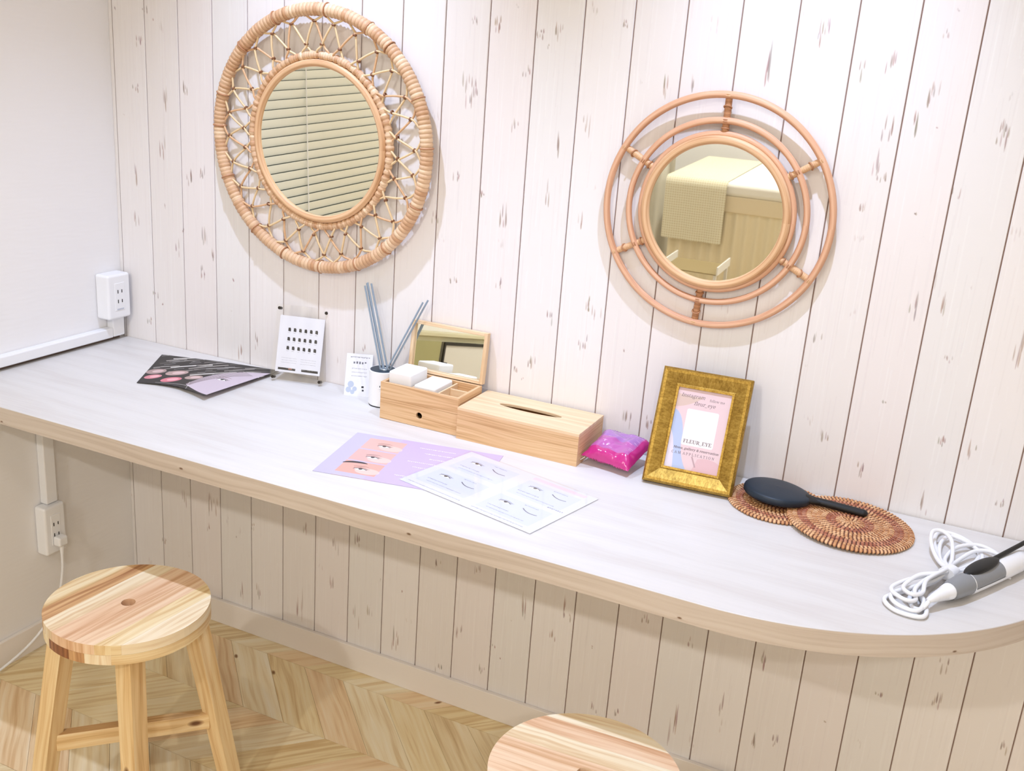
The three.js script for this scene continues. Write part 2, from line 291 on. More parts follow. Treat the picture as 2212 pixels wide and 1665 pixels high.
{ // mirror with concentric cane rings
  const m = thing('cane_mirror', 'round mirror with three concentric bent cane rings and six bound spokes', 'mirror', [1.4515, 1.2100, 0.0155]);
  m.rotation.set(2.0 * D2R, -0.3 * D2R, 0);
  part(m, 'mirror_glass', new THREE.CylinderGeometry(0.127, 0.127, 0.003, 96).rotateX(Math.PI / 2).translate(0, 0, 0.002), M.mirror);
  part(m, 'backing_board', new THREE.CylinderGeometry(0.132, 0.132, 0.005, 64).rotateX(Math.PI / 2).translate(0, 0, -0.0035), M.bind);
  part(m, 'bezel_ring', torus(0.1295, 0.0075).translate(0, 0, 0.005), M.cane);
  part(m, 'back_ring', torus(0.1395, 0.0055).translate(0, 0, -0.002), M.caneRed);
  part(m, 'middle_ring', torus(0.1625, 0.0058), M.caneRed);
  part(m, 'outer_ring', torus(0.2062, 0.0064), M.caneRed);
  for (let k = 0; k < 6; k++) {
    const a = Math.PI / 2 + k * Math.PI / 3 + [0.0, 0.02, -0.04, -0.07, 0.04, 0.05][k];
    const s = part(m, 'spoke', rod(P2(0.142, a, -0.004), P2(0.2035, a, -0.004), 0.0062, 0.0062, 10), k % 3 ? M.cane : M.bind);
    for (const [r, t, tilt] of [[0.1625, 0.0075, 0.25], [0.1635, 0.0078, -0.35], [0.2055, 0.008, 0.2], [0.2065, 0.0082, -0.3], [0.149, 0.0068, 0.15], [0.185, 0.0068, 0.5]]) {
      const g = new THREE.TorusGeometry(t, 0.0014, 6, 18); g.rotateY(Math.PI / 2 + tilt); g.rotateZ(a); const p = P2(r, a, -0.002); g.translate(p.x, p.y, p.z); part(s, 'binding', g, r > 0.2 ? M.cane : M.bind);
    }
  }
}

// ================================================================ OUTLETS AND CABLES ON THE SIDE WALL
function outlet(name, label, y0, y1, z0, z1, depth) {
  const o = thing(name, label, 'outlet', [0, y0, 0]), h = y1 - y0, zc = (z0 + z1) / 2, w = z1 - z0;
  part(o, 'housing', rbox(depth, h, w, 0.006, depth / 2 + 0.0005, h / 2, zc, 3), M.white);
  part(o, 'socket_plate', rbox(0.002, h * 0.62, w * 0.44, 0.0009, depth + 0.0006, h / 2, zc), M.white);
  for (const sy of [0.62, 0.4]) for (const sz of [-1, 1]) part(o, 'slot', box(0.0012, sz < 0 ? 0.0075 : 0.0085, 0.0022, depth + 0.0016, h * sy, zc + sz * 0.0062), M.dark);
  part(o, 'press_tab', box(0.001, 0.003, w * 0.3, depth + 0.0014, h * 0.22, zc), std({ color: 0xbfc3d0, roughness: 0.5 }));
  return o;
}
outlet('wall_outlet', 'white surface-mounted double outlet in the corner above the counter', 0.779, 0.888, 0.012, 0.082, 0.042);
outlet('wall_outlet', 'white surface-mounted double outlet below the counter with a plug in it', 0.242, 0.366, 0.242, 0.302, 0.034);
single('cable_conduit', rbox(0.022, 0.024, 0.6, 0.003, 0.0115, HC + 0.021, 0.3525), M.white, 'white cable conduit running along the side wall above the counter', 'conduit');
single('cable_conduit', rbox(0.022, 0.049, 0.036, 0.003, 0.0115, HC + 0.034, 0.034), M.white, 'short white upright conduit piece under the upper outlet', 'conduit');
single('cable_conduit', rbox(0.022, HC - CT - 0.366 - 0.002, 0.032, 0.003, 0.0115, (HC - CT + 0.366) / 2, 0.266), M.white, 'white upright conduit between the counter underside and the lower outlet', 'conduit');
single('brown_gap_strip', box(0.008, 0.0085, 0.5, 0.0045, HC + 0.0045, 0.27), std({ color: 0x6b5a4d, roughness: 0.8 }), 'thin brown gap strip where the counter meets the side wall', 'trim strip');  // brown strip filling the gap between conduit and counter
{
  const c = thing('power_cord', 'white power cord hanging from the lower outlet down to the floor', 'cord');
  part(c, 'plug', merge([rbox(0.022, 0.024, 0.026, 0.005, 0.0475, 0.278, 0.272, 3), rod(V(0.05, 0.268, 0.272), V(0.05, 0.242, 0.273), 0.006, 0.0035, 10)]), M.white);
  part(c, 'cable', tube([[0.05, 0.245, 0.273], [0.05, 0.2, 0.275], [0.045, 0.14, 0.285], [0.04, 0.09, 0.31], [0.035, 0.055, 0.345], [0.03, 0.03, 0.39], [0.026, 0.012, 0.45], [0.03, 0.0045, 0.55], [0.04, 0.0042, 0.8], [0.05, 0.0042, 1.2]], 0.0032, 70, 8), M.white);
}

// ================================================================ PRINTED PAPERS
const sheet = (w, d, t = 0.0006) => { const g = new THREE.BoxGeometry(w, t, d); g.translate(0, t / 2, 0); return g; };
const paperMat = (tex, rough = 0.45, extra = {}) => phys({ map: tex, roughness: rough, ...extra });
function eye(c, x, y, s, skin) { // an eye with lashes; skin: with lid shading as in a make-up photograph
  c.save(); c.translate(x, y); c.scale(s, s);
  if (skin) { c.fillStyle = '#7d5a50'; c.beginPath(); c.moveTo(-46, -30); c.quadraticCurveTo(0, -52, 46, -34); c.quadraticCurveTo(0, -44, -46, -26); c.fill(); }
  c.strokeStyle = skin ? '#6b463f' : '#8a8a94'; c.lineWidth = 2; c.beginPath(); c.moveTo(-40, -8); c.quadraticCurveTo(0, -34, 42, -6); c.stroke();
  c.fillStyle = '#f7f4f4'; c.beginPath(); c.moveTo(-36, 4); c.quadraticCurveTo(0, -26, 38, 4); c.quadraticCurveTo(0, 20, -36, 4); c.fill();
  c.fillStyle = '#3d3638'; c.beginPath(); c.arc(2, -3, 11, 0, 7); c.fill();
  c.strokeStyle = '#26242a'; c.lineWidth = 4.5; c.beginPath(); c.moveTo(-38, 5); c.quadraticCurveTo(0, -25, 40, 5); c.stroke();
  c.lineWidth = 1.6; for (let i = -5; i <= 6; i++) { const px = i * 6.4, py = -12 + Math.abs(i) * 2.2; c.beginPath(); c.moveTo(px, py); c.lineTo(px * 1.25 + 3, py - 13); c.stroke(); }
  c.restore();
}
const scribble = (c, x, y, w, h, col) => { c.fillStyle = col; for (let q = x; q < x + w; q += h * 1.05) c.fillRect(q, y + (rnd() - 0.5) * h * 0.2, h * rr(0.45, 0.85), h * rr(0.5, 0.95)); };
{ // lilac A4 page with three make-up photographs
  const tex = canvasTex(1024, 717, (c, w, h) => {
    c.fillStyle = '#c8b4d6'; c.fillRect(0, 0, w, h); c.fillStyle = 'rgba(196,190,218,0.8)'; c.fillRect(0, 0, 330, h);
    for (let i = 0; i < 3; i++) {
      const x = 120, y = 60 + i * 205; c.fillStyle = ['#e2b4aa', '#ddb0a8', '#e2a99a'][i]; c.fillRect(x, y, 260, 190);
      c.fillStyle = 'rgba(238,205,194,0.8)'; c.beginPath(); c.ellipse(x + 190, y + 130, 80, 45, 0, 0, 7); c.fill();
      if (i === 2) { c.fillStyle = '#2d2a33'; c.beginPath(); c.moveTo(x - 6, y + 40); c.quadraticCurveTo(x + 30, y - 8, x + 120, y + 2); c.quadraticCurveTo(x + 150, y + 12, x + 150, y + 22); c.quadraticCurveTo(x + 60, y + 20, x - 6, y + 52); c.fill(); }
      eye(c, x + 135, y + 110, 1.15, true);
    }
    for (let i = 0; i < 7; i++) scribble(c, 480 + (i % 3) * 60, 90 + i * 80, 240, 12, 'rgba(255,255,255,0.75)');
  });
  const s = single('printed_page', sheet(0.3, 0.2117), paperMat(tex, 0.35), 'lilac page with three eye make-up photographs lying flat on the counter', 'paper');
  s.position.set((0.8436 + 0.893 + 0.2965) / 2 + 0.0, HC + 0.0003, 0); s.rotation.y = Math.atan2(0.058, 0.297);
  const u = V(0.9814, 0, -0.1917), v = V(0.2334, 0, 0.9724); s.position.copy(V(0.8436, HC + 0.0003, 0.2328).addScaledVector(u, 0.15).addScaledVector(v, 0.1058));
}
{ // white page with eyes and lash arcs, in a clear sleeve
  const tex = canvasTex(1024, 704, (c, w, h) => {
    c.fillStyle = '#dcdce6'; c.fillRect(0, 0, w, h); c.strokeStyle = 'rgba(160,160,185,0.5)'; c.lineWidth = 3;
    c.fillStyle = 'rgba(230,204,210,0.8)'; c.fillRect(560, 20, 400, 40);
    for (const [x, y] of [[60, 60], [60, 370], [560, 90], [560, 390]]) {
      c.fillStyle = '#d2d5e6'; c.fillRect(x, y, 400, 250);
      eye(c, x + 100, y + 80, 1.15, false);
      c.strokeStyle = '#5a5866'; c.lineWidth = 7; c.beginPath(); c.moveTo(x + 230, y + 70); c.quadraticCurveTo(x + 290, y + 120, x + 350, y + 95); c.stroke();
      scribble(c, x + 40, y + 170, 160, 11, 'rgba(90,90,112,0.6)'); scribble(c, x + 210, y + 20, 100, 10, 'rgba(90,90,112,0.6)'); scribble(c, x + 60, y + 210, 280, 9, 'rgba(90,90,112,0.55)');
    }
    scribble(c, 880, 330, 110, 14, 'rgba(100,100,120,0.6)'); scribble(c, 40, 660, 420, 9, 'rgba(90,90,112,0.6)'); scribble(c, 560, 664, 380, 9, 'rgba(90,90,112,0.6)');
  });
  const p = thing('printed_page', 'white page of drawn eyes and lash curves overlapping the lilac page', 'paper');
  const u = V(0.9727, 0, 0.2319), v = V(-0.194, 0, 0.981); p.position.copy(V(1.0779, HC + 0.0011, 0.19).addScaledVector(u, 0.15).addScaledVector(v, 0.101)); p.rotation.y = -Math.atan2(0.0698, 0.2927);
  part(p, 'paper', sheet(0.296, 0.198), paperMat(tex, 0.35));
  part(p, 'clear_sleeve', merge([box(0.304, 0.0003, 0.206, 0, 0.001, 0)]), phys({ color: 0xffffff, transmission: 1, thickness: 0, roughness: 0.08, ior: 1.3 }));
}
{ // dark leaflet, bent, at the wall
  const tex = canvasTex(1024, 724, (c, w, h) => {
    c.fillStyle = '#221e1d'; c.fillRect(0, 0, w, h);
    for (let i = 0; i < 44; i++) { // brush handles and ferrules fanning over the page
      const x = (i * 97) % 900 - 60, y = 60 + ((i * 151) % 420), a = -0.62 + rr(-0.16, 0.16), l = rr(180, 420); c.save(); c.translate(x, y); c.rotate(a);
      c.fillStyle = ['#0e0c0c', '#3b3734', '#9c968f', '#d8d3cc', '#191615', '#6a645e'][i % 6]; c.fillRect(0, 0, l, rr(9, 24)); c.fillStyle = 'rgba(245,243,240,0.85)'; c.fillRect(l * 0.3, 3, l * 0.3, 4); c.restore();
    }
    for (const [x, y, rx, ry, col] of [[110, 560, 90, 48, '#d98a92'], [330, 590, 110, 58, '#dd7f8b'], [90, 430, 100, 60, '#a98f8a'], [300, 420, 110, 60, '#b99c95'], [520, 470, 90, 50, '#b49a92']]) { c.fillStyle = col; c.beginPath(); c.ellipse(x, y, rx, ry, -0.5, 0, 7); c.fill(); c.fillStyle = 'rgba(255,225,225,0.5)'; c.beginPath(); c.ellipse(x + 15, y - 8, rx * 0.55, ry * 0.5, -0.5, 0, 7); c.fill(); }
    c.fillStyle = '#cfc0ca'; c.beginPath(); c.moveTo(560, 640); c.quadraticCurveTo(590, 330, 800, 180); c.lineTo(1010, 90); c.lineTo(1024, 700); c.quadraticCurveTo(800, 724, 560, 640); c.fill();
    c.strokeStyle = '#57433f'; c.lineWidth = 5; for (let i = 0; i < 7; i++) { c.beginPath(); c.moveTo(555 + i * 9, 640); c.quadraticCurveTo(600 + i * 16, 350, 830 + i * 20, 150 + i * 10); c.stroke(); }
    eye(c, 800, 400, 1.5, true);
    c.strokeStyle = 'rgba(230,228,225,0.7)'; c.lineWidth = 7; c.beginPath(); c.moveTo(200, 690); c.lineTo(620, 660); c.stroke(); c.beginPath(); c.moveTo(560, 580); c.lineTo(660, 720); c.stroke();
  });
  const A = V(0.298, 0.001, 0.26), B = V(0.192, 0.001, 0.071), C = V(0.494, 0.004, 0.012), Dd = V(0.486, 0.011, 0.263), pos = [], uv = [], idx = [], n = 20;
  for (let s = 0; s < 2; s++) for (let i = 0; i <= n; i++) for (let j = 0; j <= n; j++) {
    const a = i / n, b = j / n, lo = V().lerpVectors(A, Dd, a), hi = V().lerpVectors(B, C, a), p = lo.lerp(hi, b), sag = Math.sin(a * Math.PI) * (1 - b);
    p.z -= 0.022 * sag * (a < 0.6 ? 1 : 0.9); p.y += HC + 0.0002 + 0.006 * Math.sin(a * Math.PI * 0.9) * b * 0.4 + (s ? 0.0005 : 0); pos.push(p.x, p.y, p.z); uv.push(a, b);
  }
  const o = (n + 1) * (n + 1), w = n + 1;
  for (let i = 0; i < n; i++) for (let j = 0; j < n; j++) { const q = i * w + j; idx.push(q, q + 1, q + w, q + 1, q + w + 1, q + w); const r = q + o; idx.push(r, r + w, r + 1, r + 1, r + w, r + w + 1); }
  const edge = []; for (let i = 0; i < n; i++) edge.push([i * w, (i + 1) * w]); for (let j = 0; j < n; j++) edge.push([n * w + j, n * w + j + 1]); for (let i = n; i > 0; i--) edge.push([i * w + n, (i - 1) * w + n]); for (let j = n; j > 0; j--) edge.push([j, j - 1]);
  for (const [a, b] of edge) idx.push(a, b, a + o, b, b + o, a + o);
  const g = new THREE.BufferGeometry(); g.setAttribute('position', new THREE.Float32BufferAttribute(pos, 3)); g.setAttribute('uv', new THREE.Float32BufferAttribute(uv, 2)); g.setIndex(idx); g.computeVertexNormals();
  single('leaflet', g, paperMat(tex, 0.5), 'dark glossy leaflet showing make-up brushes and a face, near the corner', 'leaflet');
}
{ // acrylic stand and its card
  const yaw = 15 * D2R, lean = -15 * D2R;
  const place = (o, dy = 0, dn = 0) => { o.position.set(0.564 + dn * Math.sin(yaw), HC + dy, 0.0465 + dn * Math.cos(yaw)); o.rotation.set(0, yaw, 0); return o; };
  const st = place(thing('acrylic_stand', 'clear acrylic display stand with four dark screws against the plank wall', 'stand'), 0.0, 0.006);
  const tilt = (g) => { g.rotateX(lean); return g; };
  const W = 0.126, H = 0.172;
  part(st, 'back_panel', tilt(rbox(W, H, 0.0025, 0.0008, 0, H / 2 + 0.0015, -0.0035)), M.acrylic);
  part(st, 'front_panel', tilt(rbox(W, H, 0.0025, 0.0008, 0, H / 2 + 0.0015, 0.0015)), M.acrylic);
  for (const sx of [-1, 1]) for (const y of [0.009, H - 0.008]) part(st, 'screw', tilt(new THREE.CylinderGeometry(0.0035, 0.0035, 0.012, 14).rotateX(Math.PI / 2).translate(sx * (W / 2 - 0.008), y, -0.0005)), M.gunmetal);
  const tex = canvasTex(512, 640, (c, w, h) => {
    c.fillStyle = '#e8e8ee'; c.fillRect(0, 0, w, h); c.strokeStyle = 'rgba(190,190,205,0.5)'; c.lineWidth = 2;
    for (let r = 0; r < 3; r++) for (let i = 0; i < 6; i++) {
      const x = 105 + i * 62, y = 140 + r * 102 - (r ? 0 : 4); c.fillStyle = '#16151a'; c.beginPath(); c.moveTo(x, y); c.lineTo(x + 22, y - 3); c.lineTo(x + 30, y + 12); c.lineTo(x + 30, y + 40); c.lineTo(x, y + 36); c.fill();
      scribble(c, x, y + 50, 28, 7, 'rgba(120,120,130,0.6)');
    }
    for (let k = 0; k < 3; k++) { scribble(c, 60, 475 + k * 26, 170, 8, 'rgba(150,150,160,0.5)'); scribble(c, 280, 475 + k * 26, 170, 8, 'rgba(150,150,160,0.5)'); }
    c.fillStyle = '#1d1b1f'; c.fillRect(30, 590, 200, 26); c.fillRect(300, 588, 190, 28); c.fillStyle = '#fbfbfc'; for (let k = 0; k < 30; k++) c.fillRect(34 + k * 15.5, 586, 4, rr(4, 12)); c.fillStyle = '#b07a68'; c.fillRect(150, 592, 40, 14);
  });
  const cd = place(thing('menu_card', 'white card with rows of small black lash samples inside the acrylic stand', 'card'), 0.0, 0.006);
  part(cd, 'card_sheet', tilt(box(0.105, 0.127, 0.0008, 0, 0.0855, -0.001)), paperMat(tex, 0.6));
}
{ // small folded card beside the diffuser
  const tex = canvasTex(256, 384, (c, w, h) => {
    c.fillStyle = '#e6e6ec'; c.fillRect(0, 0, w, h); scribble(c, 40, 24, 180, 12, '#8c8c96'); scribble(c, 70, 70, 120, 26, '#6d6d78'); for (let k = 0; k < 3; k++) scribble(c, 60, 130 + k * 34, 150, 9, '#a9a9b3');
    c.fillStyle = '#b9c3d6'; for (const [x, y, r] of [[60, 280, 30], [40, 330, 26], [100, 320, 22], [80, 350, 20]]) { c.beginPath(); c.arc(x, y, r, 0, 7); c.fill(); } c.fillStyle = '#2b2b33'; c.fillRect(165, 290, 22, 18); c.fillRect(172, 322, 18, 16);
  });
  const t = thing('folded_card', 'small white folded leaflet standing beside the white diffuser', 'card', [0.7215, HC, 0.043], 22 * D2R);
  part(t, 'front_leaf', box(0.058, 0.092, 0.0008, 0, 0.0455, 0).rotateX(-17 * D2R), paperMat(tex, 0.6));
  part(t, 'back_leaf', box(0.058, 0.086, 0.0008, 0, -0.043, 0).rotateX(9 * D2R).translate(0, 0.0875, -0.028), std({ color: 0xf1f1f4, roughness: 0.6 }));
}

// ================================================================ REED DIFFUSER
{
  const d = thing('reed_diffuser', 'white cylindrical reed diffuser with dark navy lid beside the wooden box', 'diffuser', [0.7935, HC, 0.0545]);
  const tex = canvasTex(1024, 256, (c, w, h) => { c.fillStyle = '#f5f5f6'; c.fillRect(0, 0, w, h); c.fillStyle = '#30333a'; for (const x of [20, 44, 62]) c.fillRect(x, 96, 10, 12); scribble(c, 14, 122, 70, 5, 'rgba(110,110,120,0.6)'); scribble(c, 24, 134, 50, 4, 'rgba(110,110,120,0.5)'); });
  const prof = [[0, 0.002], [0.0285, 0.002], [0.0298, 0.004], [0.0298, 0.076], [0.029, 0.0785], [0.0275, 0.0785], [0.027, 0.072], [0, 0.072]].map((p) => new THREE.Vector2(...p));
  const g = new THREE.LatheGeometry(prof, 48); setUV(g, (p) => [((Math.atan2(p.x, p.z) / 6.2832 + 1.0) % 1), p.y / 0.08]);
  const body = part(d, 'bottle', g, std({ map: tex, roughness: 0.3 })); body.rotation.y = 0.2;
  part(d, 'base_ring', new THREE.CylinderGeometry(0.0288, 0.0288, 0.002, 40).translate(0, 0.001, 0), M.dark);
  part(d, 'lid', new THREE.CylinderGeometry(0.0268, 0.0268, 0.004, 40).translate(0, 0.0765, 0), std({ color: 0x1f3442, roughness: 0.45 }));
  part(d, 'neck', new THREE.TorusGeometry(0.007, 0.002, 8, 24).rotateX(Math.PI / 2).translate(0.004, 0.079, 0), std({ color: 0xc9d3da, roughness: 0.2, metalness: 0.7 }));
  const reedMat = std({ color: 0x8d9cab, roughness: 0.5 }), base = V(0.7975, HC + 0.074, 0.0545);
  const ends = [[0.7298, 0.9709, 0.028], [0.7345, 0.974, 0.033], [0.7395, 0.9715, 0.026], [0.7325, 0.968, 0.04], [0.8755, 0.956, 0.02], [0.867, 0.951, 0.026]];
  const feet = [[-0.0055, -0.0035], [-0.0005, 0.0005], [0.0045, -0.0055], [-0.006, 0.0055], [0.009, -0.0015], [0.0045, 0.0055]];
  ends.forEach((e, i) => {
    const a = base.clone().add(V(feet[i][0], 0, feet[i][1]));
    single('diffuser_reed', rod(a, V(...e), 0.002, 0.002, 8), reedMat, i < 4 ? 'blue-grey diffuser reed in the upright bundle of four' : 'blue-grey diffuser reed leaning over the open wooden box', 'reed', i < 4 ? 'upright diffuser reeds' : 'leaning diffuser reeds');
  });
}

// ================================================================ WOODEN BOXES
M.bamboo = woodMat({ light: 0xe9c79c, mid: 0xdcb284, dark: 0xb98a5a, size: [0.42, 0.14], lines: 190, streak: 2.2, contrast: 1.0, seed: 71, res: [512, 256] }, 0.5);
M.bambooTop = woodMat({ light: 0xf1d9b6, mid: 0xe8c9a2, dark: 0xd2a97c, size: [0.42, 0.16], lines: 150, streak: 2.0, contrast: 0.7, seed: 77, res: [512, 256] }, 0.5);
{
  const x0 = 0.8365, x1 = 1.0185, z0 = 0.03, z1 = 0.133, h = 0.08, t = 0.0065, cx = (x0 + x1) / 2, cz = (z0 + z1) / 2, w = x1 - x0, dz = z1 - z0;
  const b = thing('vanity_box', 'open light bamboo vanity box with a mirror lid and one drawer', 'box', [cx, HC, cz]);
  const bx = (ww, hh, dd, x, y, z, ax = 0) => grainUV(rbox(ww, hh, dd, 0.0008, x, y, z), ax, [rnd(), rnd()]);
  part(b, 'back_panel', bx(w, h, t, 0, h / 2, -dz / 2 + t / 2), M.bamboo);
  for (const s of [-1, 1]) part(b, 'side_panel', bx(t, h, dz - 2 * t, s * (w / 2 - t / 2), h / 2, 0, 2), M.bamboo);
  part(b, 'front_rail', bx(w, h - 0.046, t, 0, h - (h - 0.046) / 2, dz / 2 - t / 2), M.bamboo);
  part(b, 'bottom_panel', bx(w - 2 * t, 0.004, dz - 2 * t, 0, 0.002, 0), M.bamboo);
  part(b, 'tray_floor', bx(w - 2 * t, 0.004, dz - 2 * t, 0, 0.046, 0), M.bambooTop);
  for (const x of [-0.024, 0.036]) part(b, 'divider', bx(0.004, 0.028, dz - 2 * t, x, 0.0625, 0, 2), M.bambooTop);
  part(b, 'divider', bx(w / 2 - 0.036 - t - 0.002, 0.026, 0.004, (0.038 + w / 2 - t) / 2, 0.061, -0.012), M.bambooTop);
  const fr = new THREE.Shape(); fr.moveTo(-w / 2, 0); fr.lineTo(w / 2, 0); fr.lineTo(w / 2, 0.0452); fr.lineTo(-w / 2, 0.0452); fr.closePath();
  const hole = new THREE.Path(); hole.absarc(0.002, 0.024, 0.0068, 0, Math.PI * 2); fr.holes.push(hole);
  const dr = new THREE.Group(); dr.name = 'drawer'; b.add(dr);
  part(dr, 'drawer_front', grainUV(extrude(fr, t, 0.0004).translate(0, 0.0005, dz / 2 - t), 0, [0.1, 0.3]), M.bamboo);
  part(dr, 'drawer_back', box(w - 2 * t - 0.004, 0.034, 0.003, 0, 0.024, -dz / 2 + 0.012), M.bamboo);
  for (const sd of [-1, 1]) part(dr, 'drawer_side', box(0.003, 0.034, dz - 0.026, sd * (w / 2 - t - 0.0035), 0.024, 0.0005), M.bamboo);
  part(dr, 'drawer_floor', box(w - 2 * t - 0.004, 0.003, dz - 0.026, 0, 0.0065, 0.0005), M.bamboo);
  // lid, leaning back on its hinge
  const lid = new THREE.Group(); lid.name = 'lid'; b.add(lid); lid.position.set(0.001, h + 0.0015, -dz / 2 + 0.0005); lid.rotation.x = -7 * D2R;
  const lw = w - 0.004, lh = 0.108, bd = 0.007, ld = 0.014;
  for (const s of [-1, 1]) part(lid, 'lid_side', bx(bd, lh, ld, s * (lw / 2 - bd / 2), lh / 2, -ld / 2, 1), M.bambooTop);
  for (const y of [bd / 2, lh - bd / 2]) part(lid, 'lid_rail', bx(lw - 2 * bd, bd, ld, 0, y, -ld / 2), M.bambooTop);
  part(lid, 'lid_back', bx(lw - 2 * bd, lh - 2 * bd, 0.004, 0, lh / 2, -ld + 0.002), M.bamboo);
  part(lid, 'lid_mirror', box(lw - 2 * bd - 0.001, lh - 2 * bd - 0.001, 0.002, 0, lh / 2, -ld + 0.0062), M.mirror);
  for (const x of [-0.055, 0.055]) part(b, 'hinge', new THREE.CylinderGeometry(0.0022, 0.0022, 0.014, 12).rotateZ(Math.PI / 2).translate(x, h + 0.0006, -dz / 2 - 0.002), M.gunmetal);
  // contents
  const pad = (name, label, px, pz, ww, hh, dd, rx, cat, base) => { const g = thing(name, label, cat, [cx + px, HC + base, cz + pz], 0); g.rotation.x = rx; part(g, 'wrap', rbox(ww, hh, dd, 0.004, 0, hh / 2, 0, 3), M.whiteMatte); return g; };
  pad('cotton_pack', 'tall white cotton pad pack rising out of the open bamboo box', -0.056, 0.0, 0.053, 0.052, 0.07, 0, 'cotton pack', 0.0485);
  pad('tissue_pack', 'low white tissue pack in the middle compartment of the bamboo box', 0.0055, 0.002, 0.05, 0.036, 0.076, 0, 'tissue pack', 0.0485);
  for (let i = 0; i < 4; i++) single('cotton_swab', (() => { const g = merge([rod(V(-0.013, 0, 0), V(0.013, 0, 0), 0.0012), new THREE.SphereGeometry(0.0026, 10, 8).scale(1.8, 1, 1).translate(0.014, 0, 0), new THREE.SphereGeometry(0.0026, 10, 8).scale(1.8, 1, 1).translate(-0.014, 0, 0)]); g.rotateY(0.6 + 0.12 * i); g.translate(cx + 0.059 + 0.002 * (i % 2), HC + 0.0512, cz + 0.008 + 0.0075 * i); return g; })(), M.whiteMatte, 'white cotton swab in the front compartment of the bamboo box', 'cotton swab', 'cotton swabs in the bamboo box');
}
{
  const x0 = 1.0215, x1 = 1.281, z0 = 0.009, z1 = 0.1425, h = 0.0667, t = 0.006, cx = (x0 + x1) / 2, cz = (z0 + z1) / 2, w = x1 - x0, dz = z1 - z0;
  const b = thing('tissue_box', 'long low bamboo tissue box with a narrow slot in its lid', 'tissue box', [cx, HC, cz]);
  const sh = poly([[-w / 2, -dz / 2], [w / 2, -dz / 2], [w / 2, dz / 2], [-w / 2, dz / 2]]);
  const slot = new THREE.Path(); for (let i = 0; i <= 48; i++) { const a = -(i / 48) * Math.PI * 2, x = 0.0675 * Math.cos(a), y = 0.0125 * Math.sign(Math.sin(a)) * Math.pow(Math.abs(Math.sin(a)), 0.9) + 0.004; i ? slot.lineTo(x - 0.003, y) : slot.moveTo(x - 0.003, y); } sh.holes.push(slot);
  part(b, 'top_panel', grainUV(extrude(sh, t, 0.0008, 2).rotateX(-Math.PI / 2).translate(0, h - t, 0), 0), M.bambooTop);
  part(b, 'front_panel', grainUV(rbox(w, h - t, t, 0.0006, 0, (h - t) / 2, dz / 2 - t / 2), 0, [0.2, 0.05]), M.bamboo);
  part(b, 'back_panel', grainUV(rbox(w, h - t, t, 0.0006, 0, (h - t) / 2, -dz / 2 + t / 2), 0, [0.1, 0.02]), M.bamboo);
  for (const s of [-1, 1]) part(b, 'side_panel', grainUV(rbox(t, h - t, dz - 2 * t, 0.0006, s * (w / 2 - t / 2), (h - t) / 2, 0), 2, [0.3, 0.07]), M.bamboo);
  part(b, 'floor_panel', box(w - 2 * t, 0.004, dz - 2 * t, 0, 0.002, 0), M.bamboo);
}

